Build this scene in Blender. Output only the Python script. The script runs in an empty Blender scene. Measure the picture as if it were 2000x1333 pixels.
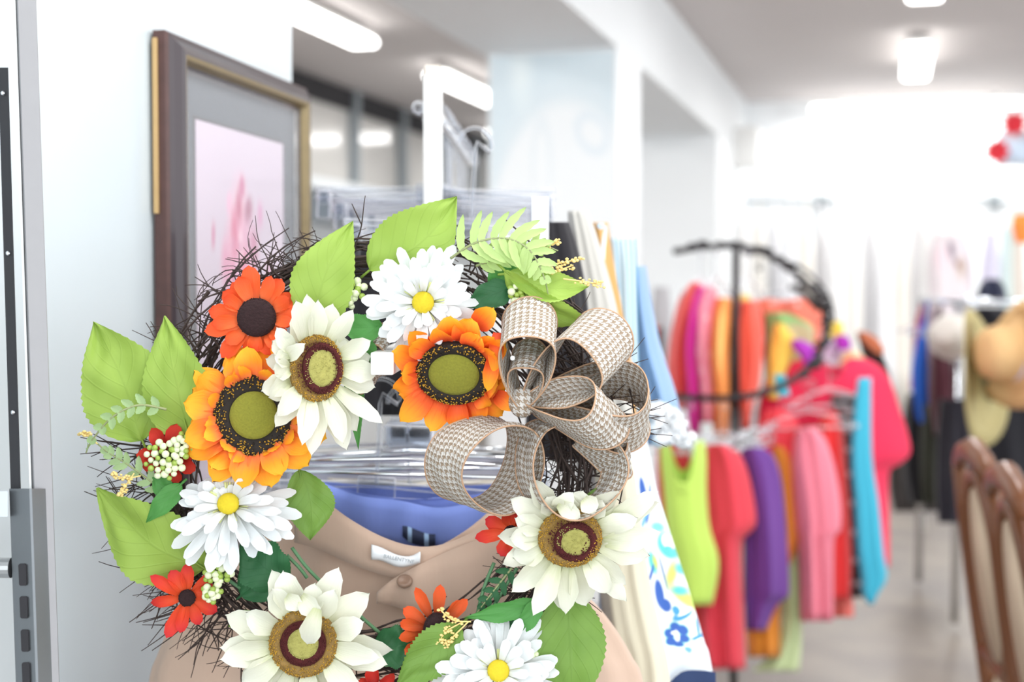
import bpy, bmesh, math, random
from mathutils import Vector, Matrix, noise

# ---------------------------------------------------------------- camera, world, exposure
S = bpy.context.scene
C = S.collection
F = 2778.0                       # focal length in pixels of a 2000 px wide frame (50 mm on 36 mm)
PITCH, YAW, EYE = math.radians(-2.2), math.radians(14.9), 1.45
cd = bpy.data.cameras.new('camera')
camo = bpy.data.objects.new('camera', cd); C.objects.link(camo)
camo.location = (0, 0, EYE)
camo.rotation_euler = (math.pi/2 + PITCH, 0, YAW)
cd.lens = 50.0; cd.sensor_width = 36.0; cd.clip_start = 0.05; cd.clip_end = 100
cd.dof.use_dof = True; cd.dof.focus_distance = 1.345; cd.dof.aperture_fstop = 3.6; cd.dof.aperture_blades = 0
S.camera = camo
RC = camo.rotation_euler.to_matrix()
CP = Vector((0, 0, EYE))
S.view_settings.view_transform = 'Standard'; S.view_settings.look = 'None'
S.view_settings.gamma = 1.0; S.view_settings.use_curve_mapping = False
S.view_settings.exposure = 0.5
w = bpy.data.worlds.new('World'); S.world = w; w.use_nodes = True
bg = w.node_tree.nodes['Background']; bg.inputs[0].default_value = (0.93, 0.97, 1.0, 1); bg.inputs[1].default_value = 1.75
TUBE_POWER = 4.5

def cam(px, py, d):
    return CP + RC @ Vector(((px-1000)/F*d, -(py-666.5)/F*d, -d))
def onY(px, py, Y):
    v = RC @ Vector(((px-1000)/F, -(py-666.5)/F, -1)); return CP + v*(Y/v.y)

def area(name, loc, rot, sx, sy, power, col=(1, 1, 1)):
    l = bpy.data.lights.new(name, 'AREA'); l.shape = 'RECTANGLE'; l.size = sx; l.size_y = sy; l.energy = power; l.color = col
    o = bpy.data.objects.new(name, l); C.objects.link(o); o.location = loc; o.rotation_euler = rot; return o
# added fill light behind the photographer, standing in for unseen shop-front daylight
area('front_fill_light', (0.6, -2.1, 1.7), (math.radians(90), 0, 0), 5.0, 2.6, 40, (0.94, 0.98, 1.0))

# ---------------------------------------------------------------- helpers: materials
def lin(c):
    return tuple((x/12.92 if x <= 0.04045 else ((x+0.055)/1.055)**2.4) for x in c)
def rgb(r, g, b): return lin((r/255, g/255, b/255)) + (1,)
def nm(name):
    m = bpy.data.materials.new(name); m.use_nodes = True
    nt = m.node_tree; return m, nt, nt.nodes['Principled BSDF']
def N(nt, t, **kw):
    n = nt.nodes.new(t)
    for k, v in kw.items(): setattr(n, k, v)
    return n
def mix(nt, a, b, fac, blend='MIX'):
    n = N(nt, 'ShaderNodeMix', data_type='RGBA', blend_type=blend)
    for i, x in ((0, fac), (6, a), (7, b)):
        if hasattr(x, 'is_linked') or hasattr(x, 'links'): nt.links.new(x, n.inputs[i])
        else: n.inputs[i].default_value = x
    return n.outputs[2]
def bump(nt, b, scale, strength, dist=0.002, coord='Object', detail=4, stretch=None):
    tc = N(nt, 'ShaderNodeTexCoord'); no = N(nt, 'ShaderNodeTexNoise'); bp = N(nt, 'ShaderNodeBump')
    no.inputs['Scale'].default_value = scale; no.inputs['Detail'].default_value = detail
    src = tc.outputs[coord]
    if stretch:
        mp = N(nt, 'ShaderNodeMapping'); mp.inputs['Scale'].default_value = stretch
        nt.links.new(src, mp.inputs[0]); src = mp.outputs[0]
    nt.links.new(src, no.inputs['Vector'])
    bp.inputs['Strength'].default_value = strength; bp.inputs['Distance'].default_value = dist
    nt.links.new(no.outputs[0], bp.inputs['Height']); nt.links.new(bp.outputs[0], b.inputs['Normal'])
    return no
def plain(name, col, rough=0.6, metal=0.0, var=0.08, scale=30, bstr=0.15, bdist=0.001, stretch=None, coat=0.0):
    m, nt, b = nm(name)
    no = bump(nt, b, scale, bstr, bdist, stretch=stretch)
    dark = tuple(x*(1-var*2) for x in col[:3]) + (1,)
    nt.links.new(mix(nt, dark, col, no.outputs[0]), b.inputs['Base Color'])
    b.inputs['Roughness'].default_value = rough; b.inputs['Metallic'].default_value = metal
    b.inputs['Coat Weight'].default_value = coat
    return m
def fabric(name, col, rough=0.9, scale=9, var=0.06):
    m = plain(name, col, rough, 0, var, scale, 0.35, 0.006, stretch=(2.5, 2.5, 0.6))
    b = m.node_tree.nodes['Principled BSDF']; b.inputs['Sheen Weight'].default_value = 0.15
    return m
def emis(name, col, s):
    m, nt, b = nm(name); b.inputs['Base Color'].default_value = col
    b.inputs['Emission Color'].default_value = col; b.inputs['Emission Strength'].default_value = s; return m
def clear(name, tint=(0.9, 0.92, 0.95, 1), gloss=0.35):
    m, nt, b = nm(name)
    tr = N(nt, 'ShaderNodeBsdfTransparent'); tr.inputs[0].default_value = tint
    b.inputs['Base Color'].default_value = (0.97, 0.97, 1.0, 1); b.inputs['Roughness'].default_value = 0.18
    lw = N(nt, 'ShaderNodeLayerWeight'); lw.inputs[0].default_value = gloss
    ms = N(nt, 'ShaderNodeMixShader')
    nt.links.new(lw.outputs['Facing'], ms.inputs[0]); nt.links.new(tr.outputs[0], ms.inputs[1]); nt.links.new(b.outputs[0], ms.inputs[2])
    nt.links.new(ms.outputs[0], nt.nodes['Material Output'].inputs[0]); return m
def thin_leafy(m, amount, col):
    """let a little light through a thin petal or leaf"""
    nt = m.node_tree; b = nt.nodes['Principled BSDF']
    t = N(nt, 'ShaderNodeBsdfTranslucent'); ms = N(nt, 'ShaderNodeMixShader'); ms.inputs[0].default_value = amount
    src = b.inputs['Base Color'].links[0].from_socket if b.inputs['Base Color'].links else None
    if src: nt.links.new(src, t.inputs[0])
    else: t.inputs[0].default_value = col
    nt.links.new(b.outputs[0], ms.inputs[1]); nt.links.new(t.outputs[0], ms.inputs[2])
    nt.links.new(ms.outputs[0], nt.nodes['Material Output'].inputs[0])
def petal_mat(name, stops, rough=0.7, trans=0.2, streak=0.12):
    """colour runs from the base of the petal (uv y = 0) to its tip (uv y = 1)"""
    m, nt, b = nm(name)
    uv = N(nt, 'ShaderNodeUVMap'); sx = N(nt, 'ShaderNodeSeparateXYZ'); nt.links.new(uv.outputs[0], sx.inputs[0])
    no = N(nt, 'ShaderNodeTexNoise'); mp = N(nt, 'ShaderNodeMapping'); mp.inputs['Scale'].default_value = (9, 1.2, 1)
    tc = N(nt, 'ShaderNodeTexCoord')
    nt.links.new(uv.outputs[0], mp.inputs[0]); nt.links.new(mp.outputs[0], no.inputs[0]); no.inputs['Scale'].default_value = 2.0
    no2 = N(nt, 'ShaderNodeTexNoise'); no2.inputs['Scale'].default_value = 22; nt.links.new(tc.outputs['Object'], no2.inputs[0])
    ad = N(nt, 'ShaderNodeMath', operation='MULTIPLY_ADD'); nt.links.new(no.outputs[0], ad.inputs[0]); ad.inputs[1].default_value = streak*2
    ad2 = N(nt, 'ShaderNodeMath', operation='MULTIPLY_ADD'); nt.links.new(no2.outputs[0], ad2.inputs[0]); ad2.inputs[1].default_value = 0.3
    nt.links.new(sx.outputs[1], ad2.inputs[2]); nt.links.new(ad2.outputs[0], ad.inputs[2])
    sb = N(nt, 'ShaderNodeMath', operation='SUBTRACT'); nt.links.new(ad.outputs[0], sb.inputs[0]); sb.inputs[1].default_value = streak + 0.15
    cr = N(nt, 'ShaderNodeValToRGB'); nt.links.new(sb.outputs[0], cr.inputs[0])
    el = cr.color_ramp.elements
    el[0].position = stops[0][0]; el[0].color = stops[0][1]; el[1].position = stops[-1][0]; el[1].color = stops[-1][1]
    for p, c in stops[1:-1]:
        e = el.new(p); e.color = c
    nt.links.new(cr.outputs[0], b.inputs['Base Color']); b.inputs['Roughness'].default_value = rough
    bp = N(nt, 'ShaderNodeBump'); bp.inputs['Strength'].default_value = 0.35; bp.inputs['Distance'].default_value = 0.0012
    nt.links.new(no.outputs[0], bp.inputs['Height']); nt.links.new(bp.outputs[0], b.inputs['Normal'])
    thin_leafy(m, trans, stops[-1][1]); return m
def painted(name, base, blobs, rough=0.8, var=0.05, extra_bump=True):
    """base colour with printed ellipses (u, v, ru, rv, degrees, colour, softness) laid in uv space"""
    m, nt, b = nm(name)
    uv = N(nt, 'ShaderNodeUVMap')
    if extra_bump:
        no = bump(nt, b, 14, 0.25, 0.003)
        cur = mix(nt, tuple(x*(1-var) for x in base[:3])+(1,), base, no.outputs[0])
    else: cur = base
    for (u, v, ru, rv, ang, col, soft) in blobs:
        mp = N(nt, 'ShaderNodeMapping', vector_type='TEXTURE')
        mp.inputs['Location'].default_value = (u, v, 0); mp.inputs['Rotation'].default_value = (0, 0, math.radians(ang)); mp.inputs['Scale'].default_value = (ru, rv, 1)
        ln = N(nt, 'ShaderNodeVectorMath', operation='LENGTH'); mr = N(nt, 'ShaderNodeMapRange')
        mr.inputs[1].default_value = 1.0; mr.inputs[2].default_value = 1.0-soft
        nt.links.new(uv.outputs[0], mp.inputs[0]); nt.links.new(mp.outputs[0], ln.inputs[0]); nt.links.new(ln.outputs['Value'], mr.inputs[0])
        cur = mix(nt, cur, col, mr.outputs[0])
    if hasattr(cur, 'links'): nt.links.new(cur, b.inputs['Base Color'])
    else: b.inputs['Base Color'].default_value = cur
    b.inputs['Roughness'].default_value = rough
    return m
def striped(name, ca, cb, freq, axis=0, rough=0.85, width=0.5):
    m, nt, b = nm(name)
    uv = N(nt, 'ShaderNodeUVMap'); sx = N(nt, 'ShaderNodeSeparateXYZ'); nt.links.new(uv.outputs[0], sx.inputs[0])
    ml = N(nt, 'ShaderNodeMath', operation='MULTIPLY'); nt.links.new(sx.outputs[axis], ml.inputs[0]); ml.inputs[1].default_value = freq
    fr = N(nt, 'ShaderNodeMath', operation='FRACT'); nt.links.new(ml.outputs[0], fr.inputs[0])
    gt = N(nt, 'ShaderNodeMath', operation='GREATER_THAN'); nt.links.new(fr.outputs[0], gt.inputs[0]); gt.inputs[1].default_value = width
    nt.links.new(mix(nt, ca, cb, gt.outputs[0]), b.inputs['Base Color']); b.inputs['Roughness'].default_value = rough
    bump(nt, b, 10, 0.3, 0.005); return m
def houndstooth(name, thread, ca, cb):
    m, nt, b = nm(name)
    uv = N(nt, 'ShaderNodeUVMap'); sx = N(nt, 'ShaderNodeSeparateXYZ'); nt.links.new(uv.outputs[0], sx.inputs[0])
    def M(op, a, bb=None):
        n = N(nt, 'ShaderNodeMath', operation=op)
        for i, x in enumerate((a, bb)):
            if x is None: continue
            if isinstance(x, (int, float)): n.inputs[i].default_value = x
            else: nt.links.new(x, n.inputs[i])
        return n.outputs[0]
    iu = M('FLOOR', M('MULTIPLY', sx.outputs[0], 1/thread)); iv = M('FLOOR', M('MULTIPLY', sx.outputs[1], 1/thread))
    warp = M('LESS_THAN', M('FLOORED_MODULO', iu, 8) , 4); weft = M('LESS_THAN', M('FLOORED_MODULO', iv, 8), 4)
    tw = M('LESS_THAN', M('FLOORED_MODULO', M('ADD', iu, iv), 4), 2)
    f = M('ADD', M('MULTIPLY', warp, tw), M('MULTIPLY', weft, M('SUBTRACT', 1, tw)))
    c = mix(nt, ca, cb, f); nt.links.new(c, b.inputs['Base Color']); b.inputs['Roughness'].default_value = 0.85
    # woven relief
    wu = M('ABSOLUTE', M('SUBTRACT', M('FRACT', M('MULTIPLY', sx.outputs[0], 0.25/thread)), 0.5)); wv = M('ABSOLUTE', M('SUBTRACT', M('FRACT', M('MULTIPLY', sx.outputs[1], 0.25/thread)), 0.5))
    bp = N(nt, 'ShaderNodeBump'); bp.inputs['Strength'].default_value = 0.6; bp.inputs['Distance'].default_value = 0.0015
    nt.links.new(M('ADD', wu, wv), bp.inputs['Height']); nt.links.new(bp.outputs[0], b.inputs['Normal'])
    thin_leafy(m, 0.18, ca); return m

# ---------------------------------------------------------------- helpers: objects
def link(name, bm, mats, parent=None, smooth=True, origin=None):
    """link bm (world coordinates, or the parent's when parented) as one mesh object with its origin inside it"""
    if origin is None:
        if len(bm.verts):
            lo = Vector([min(v.co[i] for v in bm.verts) for i in range(3)]); hi = Vector([max(v.co[i] for v in bm.verts) for i in range(3)])
            origin = (lo+hi)/2
        else: origin = Vector()
    origin = Vector(origin)
    for v in bm.verts: v.co -= origin
    me = bpy.data.meshes.new(name); bm.to_mesh(me); bm.free()
    if smooth:
        for p in me.polygons: p.use_smooth = True
    for m in (mats if isinstance(mats, (list, tuple)) else [mats]): me.materials.append(m)
    o = bpy.data.objects.new(name, me); C.objects.link(o); o.location = origin
    if parent: o.parent = parent
    return o
def tag(o, label, cat, group=None):
    o['label'] = label; o['category'] = cat
    if group: o['group'] = group
    return o
def thing(name, label, cat, loc=(0, 0, 0), rot=None, group=None):
    o = bpy.data.objects.new(name, None); C.objects.link(o); o.location = loc; o.empty_display_size = 0.05
    if rot is not None: o.rotation_euler = rot
    return tag(o, label, cat, group)
def struct(o): o['kind'] = 'structure'; return o
def copy_tree(o, parent=None):
    c = o.copy(); C.objects.link(c); c.parent = parent
    for ch in list(o.children): copy_tree(ch, c)
    return c
def box(bm, c, s, rot=None, mi=0):
    r = bmesh.ops.create_cube(bm, size=1.0); M = Matrix.Translation(Vector(c)) @ ((rot.to_4x4() if rot is not None else Matrix.Identity(4))) @ Matrix.Diagonal((*s, 1))
    bmesh.ops.transform(bm, matrix=M, verts=r['verts'])
    if mi:
        for f in {f for v in r['verts'] for f in v.link_faces}: f.material_index = mi
    return r['verts']
def bevbox(bm, c, s, bev, rot=None, seg=2):
    t = bmesh.new(); bmesh.ops.create_cube(t, size=1.0)
    bmesh.ops.scale(t, vec=s, verts=t.verts); bmesh.ops.bevel(t, geom=list(t.edges), offset=bev, segments=seg, affect='EDGES', profile=0.5)
    M = Matrix.Translation(Vector(c)) @ (rot.to_4x4() if rot is not None else Matrix.Identity(4)); bmesh.ops.transform(t, matrix=M, verts=t.verts)
    me = bpy.data.meshes.new('tmp'); t.to_mesh(me); t.free(); bm.from_mesh(me); bpy.data.meshes.remove(me)
def tube(bm, pts, rad, n=8, mi=0, cap=True, closed=False):
    pts = [Vector(p) for p in pts]; k = len(pts)
    rads = rad if isinstance(rad, (list, tuple)) else [rad]*k
    rings = []; up = None
    for i, p in enumerate(pts):
        if closed: t = pts[(i+1) % k]-pts[i-1]
        else: t = pts[min(i+1, k-1)]-pts[max(i-1, 0)]
        t = t.normalized() if t.length > 1e-9 else Vector((0, 0, 1))
        if up is None: up = Vector((0, 0, 1)) if abs(t.z) < 0.9 else Vector((1, 0, 0))
        s = t.cross(up)
        if s.length < 1e-6: s = t.orthogonal()
        s.normalize(); up = s.cross(t).normalized()
        rings.append([bm.verts.new(p + (s*math.cos(2*math.pi*j/n) + up*math.sin(2*math.pi*j/n))*rads[i]) for j in range(n)])
    for i in range(k if closed else k-1):
        a, b = rings[i], rings[(i+1) % k]
        for j in range(n):
            f = bm.faces.new((a[j], a[(j+1) % n], b[(j+1) % n], b[j])); f.material_index = mi
    if cap and not closed:
        f = bm.faces.new(rings[0][::-1]); f.material_index = mi; f = bm.faces.new(rings[-1]); f.material_index = mi
def lathe(bm, prof, n=32, M=Matrix.Identity(4), mis=None):
    """prof: (r, z) pairs, turned about z"""
    rings = []
    for r, z in prof:
        if r < 1e-6: rings.append([bm.verts.new(M @ Vector((0, 0, z)))])
        else: rings.append([bm.verts.new(M @ Vector((r*math.cos(2*math.pi*j/n), r*math.sin(2*math.pi*j/n), z))) for j in range(n)])
    for i in range(len(rings)-1):
        a, b = rings[i], rings[i+1]; mi = mis[i] if mis else 0
        for j in range(n):
            q = (j+1) % n
            if len(a) == 1 and len(b) == 1: continue
            if len(a) == 1: f = bm.faces.new((a[0], b[q], b[j]))
            elif len(b) == 1: f = bm.faces.new((a[j], a[q], b[0]))
            else: f = bm.faces.new((a[j], a[q], b[q], b[j]))
            f.material_index = mi
def ball(bm, c, r, sub=1, mi=0, sc=(1, 1, 1)):
    t = bmesh.ops.create_icosphere(bm, subdivisions=sub, radius=r)
    for v in t['verts']: v.co = Vector((v.co.x*sc[0], v.co.y*sc[1], v.co.z*sc[2])) + Vector(c)
    if mi:
        for f in {f for v in t['verts'] for f in v.link_faces}: f.material_index = mi
def cr(pts, n):
    """Catmull-Rom through points (any tuple size), n samples"""
    out = []; k = len(pts)
    for i in range(n):
        t = i/(n-1)*(k-1); a = min(int(t), k-2); u = t-a
        p0, p1, p2, p3 = pts[max(a-1, 0)], pts[a], pts[a+1], pts[min(a+2, k-1)]
        out.append(tuple(0.5*(2*b+(c-a0)*u+(2*a0-5*b+4*c-d)*u*u+(3*b-a0-3*c+d)*u**3) for a0, b, c, d in zip(p0, p1, p2, p3)))
    return out
def tab(t, pts):
    for i in range(len(pts)-1):
        if t <= pts[i+1][0]:
            a, b = pts[i], pts[i+1]; u = (t-a[0])/(b[0]-a[0]); u = u*u*(3-2*u)*0.5+u*0.5
            return a[1]+(b[1]-a[1])*u
    return pts[-1][1]

# ---------------------------------------------------------------- materials
M_wall = plain('white_wall_paint', rgb(240, 243, 245), 0.55, var=0.02, scale=3)
M_gloss = plain('pale_gloss_panel', rgb(208, 218, 223), 0.22, var=0.05, scale=2.2, bstr=0.12, bdist=0.004)
M_ceil = plain('greige_ceiling_paint', rgb(206, 199, 197), 0.8, var=0.03, scale=2)
M_beam = plain('grey_white_beam_paint', rgb(230, 233, 235), 0.7, var=0.02, scale=2)
M_dark = plain('dark_gap', rgb(50, 48, 52), 0.8)
M_tube = emis('lamp_diffuser', (1, 1, 0.98, 1), TUBE_POWER)
M_white = plain('white_enamel', rgb(240, 240, 238), 0.35, var=0.02)
M_steel = plain('brushed_steel', rgb(176, 178, 180), 0.3, 0.85, 0.05, 60, 0.08, stretch=(1, 1, 0.05))
M_chrome = plain('chrome', rgb(225, 230, 235), 0.12, 1.0, 0.02)
M_black = plain('black_iron', rgb(38, 36, 40), 0.45, 0.3, 0.1, 80)
M_clear = clear('clear_plastic')
M_glass = clear('picture_glass', (0.97, 0.98, 0.99, 1), 0.12)
M_grey = plain('grey_painted_metal', rgb(150, 158, 163), 0.5)

def floor_mat():
    m, nt, b = nm('worn_concrete_vinyl')
    tc = N(nt, 'ShaderNodeTexCoord'); a = N(nt, 'ShaderNodeTexNoise'); c = N(nt, 'ShaderNodeTexNoise')
    a.inputs['Scale'].default_value = 2.2; a.inputs['Detail'].default_value = 6; c.inputs['Scale'].default_value = 6.5; c.inputs['Detail'].default_value = 8
    nt.links.new(tc.outputs['Object'], a.inputs[0]); nt.links.new(tc.outputs['Object'], c.inputs[0])
    r = N(nt, 'ShaderNodeValToRGB'); nt.links.new(a.outputs[0], r.inputs[0])
    r.color_ramp.elements[0].position = 0.35; r.color_ramp.elements[0].color = rgb(100, 90, 86)
    r.color_ramp.elements[1].position = 0.65; r.color_ramp.elements[1].color = rgb(158, 146, 130)
    nt.links.new(mix(nt, r.outputs[0], rgb(122, 112, 106), c.outputs[0], 'MIX'), b.inputs['Base Color'])
    b.inputs['Roughness'].default_value = 0.35; return m
M_floor = floor_mat()

# ---------------------------------------------------------------- the room
def slab(name, lo, hi, m, mi=None):
    bm = bmesh.new(); lo = Vector(lo); hi = Vector(hi); box(bm, (lo+hi)/2, hi-lo)
    return struct(link(name, bm, m, smooth=False))
CEIL = 3.0
slab('floor', (-4.3, -2.2, -0.1), (3.6, 15.0, 0), M_floor)
slab('ceiling', (-4.3, -1.0, CEIL), (3.6, 15.0, CEIL+0.1), M_ceil)
slab('wall_back', (-1.19, 12.15, 0), (3.6, 12.3, CEIL), M_wall)
slab('wall_far_left', (-4.3, 14.8, 0), (-1.19, 15.0, CEIL), M_wall)
slab('wall_right', (3.4, 9.0, 0), (3.6, 12.15, CEIL), M_wall)
slab('trim_beam', (-1.83, 1.2, 2.52), (-1.19, 14.8, CEIL), M_beam)
slab('wall_partition', (-1.83, 10.1, 0), (-1.19, 14.8, 2.52), M_wall)
slab('wall_sill', (-1.83, 6.9, 0), (-1.19, 10.1, 1.0), M_wall)

# pillar in the middle of the shop with a faint pale blue printed panel
pil = slab('trim_pillar', (-1.79, 6.3, 0), (-1.19, 6.9, 2.52), M_wall)
def sheet(bm, P, w, h, nx=1, ny=1, right=Vector((1, 0, 0)), up=Vector((0, 0, 1))):
    uvl = bm.loops.layers.uv.verify(); g = [[bm.verts.new(P + right*w*i/nx + up*h*j/ny) for i in range(nx+1)] for j in range(ny+1)]
    for j in range(ny):
        for i in range(nx):
            f = bm.faces.new((g[j][i], g[j][i+1], g[j+1][i+1], g[j+1][i]))
            for l, (a, b) in zip(f.loops, ((i, j), (i+1, j), (i+1, j+1), (i, j+1))): l[uvl].uv = (a/nx, b/ny)
PB = rgb(222, 236, 243); PW = rgb(244, 248, 250)
m_panel = painted('pale_blue_printed_panel', PB, [
    (0.62, 0.20, 0.78, 0.74, 0, rgb(226, 238, 244), 0.06), (0.62, 0.18, 0.72, 0.69, 0, PW, 0.10), (0.25, 0.93, 0.13, 0.16, 10, rgb(240, 250, 252), 0.9),
    (0.42, 0.62, 0.10, 0.20, 0, rgb(236, 243, 247), 0.2), (0.42, 0.58, 0.065, 0.17, 0, PW, 0.2),
    (0.83, 0.72, 0.17, 0.085, -12, rgb(232, 241, 247), 0.25), (0.83, 0.72, 0.11, 0.05, -12, PW, 0.3)], 0.3, extra_bump=False)
bm = bmesh.new(); sheet(bm, Vector((-1.775, 6.292, 1.2)), 0.57, 1.30)
r = bmesh.ops.extrude_face_region(bm, geom=list(bm.faces)); bmesh.ops.translate(bm, vec=(0, 0.006, 0), verts=[v for v in r['geom'] if isinstance(v, bmesh.types.BMVert)])
tag(link('printed_panel', bm, m_panel, smooth=False), 'pale blue printed panel with faint curved arc and letters on the white pillar', 'panel')

# left bay wall: dark gap under the ceiling, glossy white upper panels split by grey mullions, pale lower wall
slab('wall_left', (-4.3, -2.2, 0), (-4.15, 14.8, 2.25), M_wall)
slab('trim_1', (-4.3, -2.2, 2.84), (-4.12, 14.8, CEIL), M_dark)
M_up = plain('glossy_white_glass_panel', rgb(215, 212, 208), 0.12, var=0.04, scale=3)
slab('window_1', (-4.3, -2.2, 2.25), (-4.16, 14.8, 2.84), M_up)
k = 2
for Y in (9.2, 10.6, 11.75, 12.9, 14.0):
    slab('trim_%d' % k, (-4.17, Y, 2.25), (-4.09, Y+0.09, CEIL), M_grey); k += 1
slab('trim_%d' % k, (-4.17, 6, 2.17), (-4.05, 14.8, 2.25), M_beam)
# grey wall cabinets low on the left bay wall
def cabinet(label, Y0, Y1, z0, z1, m):
    o = thing('wall_cabinet', label, 'cabinet', (-4.0, (Y0+Y1)/2, z0))
    bm = bmesh.new(); bevbox(bm, (0, 0, (z1-z0)/2), (0.30, Y1-Y0, z1-z0), 0.006); link('body', bm, m, o)
    n = max(1, round((Y1-Y0)/0.55))
    for i in range(n):
        wd = (Y1-Y0)/n; bm = bmesh.new(); bevbox(bm, (0.16, -(Y1-Y0)/2+wd*(i+0.5), (z1-z0)/2), (0.018, wd-0.012, z1-z0-0.012), 0.004); d = link('door', bm, m, o)
        bm = bmesh.new(); bevbox(bm, (0.02, wd*0.38, -(z1-z0)*0.3), (0.02, 0.012, 0.1), 0.003); link('handle', bm, M_steel, d)
    return o
cabinet('grey wall cabinet with two doors, far left behind the picture frame', 9.6, 10.9, 1.92, 2.12, plain('cabinet_grey', rgb(148, 156, 162), 0.5))
cabinet('long slim grey cabinet on the left bay wall, further back', 11.5, 13.9, 1.98, 2.1, plain('cabinet_blue_grey', rgb(165, 172, 178), 0.5))

# ceiling lamps
def lamp(cx, cy, z, L, along='y', w=0.175, label='', group=None, drop=0.08):
    o = thing('ceiling_lamp', label, 'ceiling lamp', (cx, cy, z), group=group)
    if along == 'x': o.rotation_euler = (0, 0, math.pi/2)
    bm = bmesh.new(); bevbox(bm, (0, 0, 0.045), (w*0.75, L*0.98, 0.035), 0.008); link('housing', bm, M_white, o)
    bm = bmesh.new(); bevbox(bm, (0, 0, 0), (w, L, 0.055), 0.026, seg=4); link('diffuser', bm, M_tube, o)
    l = bpy.data.lights.new('tube_light', 'AREA'); l.shape = 'RECTANGLE'; l.size = w; l.size_y = L; l.energy = 16; l.color = (1, .985, .96)
    a_l = bpy.data.objects.new('tube_light', l); C.objects.link(a_l); a_l.parent = o; a_l.location = (0, 0, -.035)
    for s in (-1, 1):
        bm = bmesh.new(); tube(bm, [(0, s*L*0.38, 0.06), (0, s*L*0.38, CEIL-z)], 0.012); link('mount', bm, M_white, o)
    return o
LZ = 2.90
def assumed_spot(x, y, tx_, tz):  # unseen spot lamp, assumed from the bright far wall and added to light it
    o = thing('assumed_spotlight', 'assumed white ceiling spot lamp, added to brighten the far wall, outside the picture', 'assumed_spotlight', (x, y, 2.8), group='assumed spotlights added to brighten the far wall')
    dr = (Vector((tx_, 12.15, tz))-Vector((x, y, 2.8))).normalized(); q = dr.to_track_quat('-Z', 'Y').to_matrix().to_4x4()
    bm = bmesh.new(); lathe(bm, [(0, .08), (.04, .08), (.05, -.06), (.045, -.06), (.035, .0), (0, .0)], 20, q); link('housing', bm, M_white, o)
    bm = bmesh.new(); tube(bm, [(0, 0, .04), (0, 0, .2)], .01); link('stem', bm, M_white, o)
    l = bpy.data.lights.new('assumed_spot_beam', 'SPOT'); l.energy = 300; l.spot_size = math.radians(75); l.spot_blend = 1; l.shadow_soft_size = .05
    s_ = bpy.data.objects.new('assumed_spot_beam', l); C.objects.link(s_); s_.parent = o; s_.rotation_euler = dr.to_track_quat('-Z', 'Y').to_euler()
assumed_spot(1.75, 9.4, -.35, 1.15); assumed_spot(1.75, 9.0, .4, 1.25)
lamp(0.15, 6.85, LZ, 1.3, label='short-looking lamp seen end on at the top edge of the picture', group=None)
lamp(0.15, 9.65, LZ, 1.25, label='lamp seen end on in front of the long tube on the far side')
lamp(0.17, 11.85, 2.885, 1.62, 'x', 0.11, label='long tube lamp running sideways just before the far wall')
lamp(-3.05, 7.3, LZ, 1.5, label='lamp on the left bay ceiling beside the white wall edge')
lamp(-3.03, 10.2, LZ, 1.7, label='lamp on the left bay ceiling behind the white rack post')
lamp(-2.9, 13.0, LZ, 1.6, 'x', 0.14, label='crosswise lamp at the back of the left bay beside the pillar')
for x, ys in ((0.15, (1.1, 4.0)), (-3.05, (1.6, 4.4)), (2.4, (3.0, 7.0))):  # further unseen lamps, added to brighten the room
    for i, yy in enumerate(ys):
        lamp(x, yy, LZ, 1.3, label='added unseen ceiling lamp over the shop floor outside the picture', group='added ceiling lamps nearer the shop front')

# ---------------------------------------------------------------- white wall panel beside the camera and its picture frame
A0 = cam(303, 560, 1.80); B0 = cam(580, 560, 2.33); A0.z = B0.z = 0
UD = (B0-A0).normalized(); ND = Vector((UD.y, -UD.x, 0)); UP = Vector((0, 0, 1))
if ND.x < 0: ND = -ND
LEN = (B0-A0).length
def wp(u, n, z): return A0 + UD*u + ND*n + UP*z
e = cam(570, 400, 2.45)
bm = bmesh.new()
ru, rn = -1.6, -0.004
# far end of the wall is where pixel column 570 meets the wall plane
best = min((abs(((RC.inverted() @ (wp(u/500, rn, 1.6)-CP)).x / -(RC.inverted() @ (wp(u/500, rn, 1.6)-CP)).z)*F+1000-571), u/500) for u in range(100, 900))[1]
UE = best
pts = [wp(ru, rn, 0), wp(UE, rn, 0), wp(UE, rn-0.16, 0), wp(ru, rn-0.16, 0)]
vb = [bm.verts.new(p) for p in pts]; vt = [bm.verts.new(p+UP*CEIL) for p in pts]
for i in range(4): bm.faces.new((vb[i], vb[(i+1) % 4], vt[(i+1) % 4], vt[i]))
bm.faces.new(vb[::-1]); bm.faces.new(vt); bmesh.ops.recalc_face_normals(bm, faces=bm.faces)
struct(link('wall_near_left', bm, M_gloss, smooth=False))

FT = EYE + (560-63)/F*1.80; FB = FT - 0.70
fr = thing('picture_frame', 'dark wood picture frame with gold lip around a pink tulip print on the white wall', 'picture', wp(LEN/2, 0, FB))
FO = fr.location.copy()
M_wood = plain('dark_frame_wood', rgb(62, 50, 56), 0.35, 0.0, 0.2, 40, 0.2, stretch=(1, 1, 0.1), coat=0.3)
M_wood2 = plain('worn_red_brown_wood', rgb(92, 62, 58), 0.4, 0.0, 0.25, 60, 0.2)
M_gold = plain('antique_gold', rgb(146, 128, 92), 0.4, 0.35, 0.15, 90)
prof = [(0, 0), (0, 0.016), (0.003, 0.020), (0.010, 0.024), (0.018, 0.031), (0.023, 0.033), (0.027, 0.033), (0.032, 0.0315), (0.036, 0.020), (0.046, 0.018)]
pm = [1, 1, 0, 0, 0, 0, 2, 2, 0]
def ring(u, n): return [wp(u, n, FB+u), wp(LEN-u, n, FB+u), wp(LEN-u, n, FT-u), wp(u, n, FT-u)]
bars = {'frame_moulding': (0, 1), 'gold_lip': (2,)}
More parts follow.
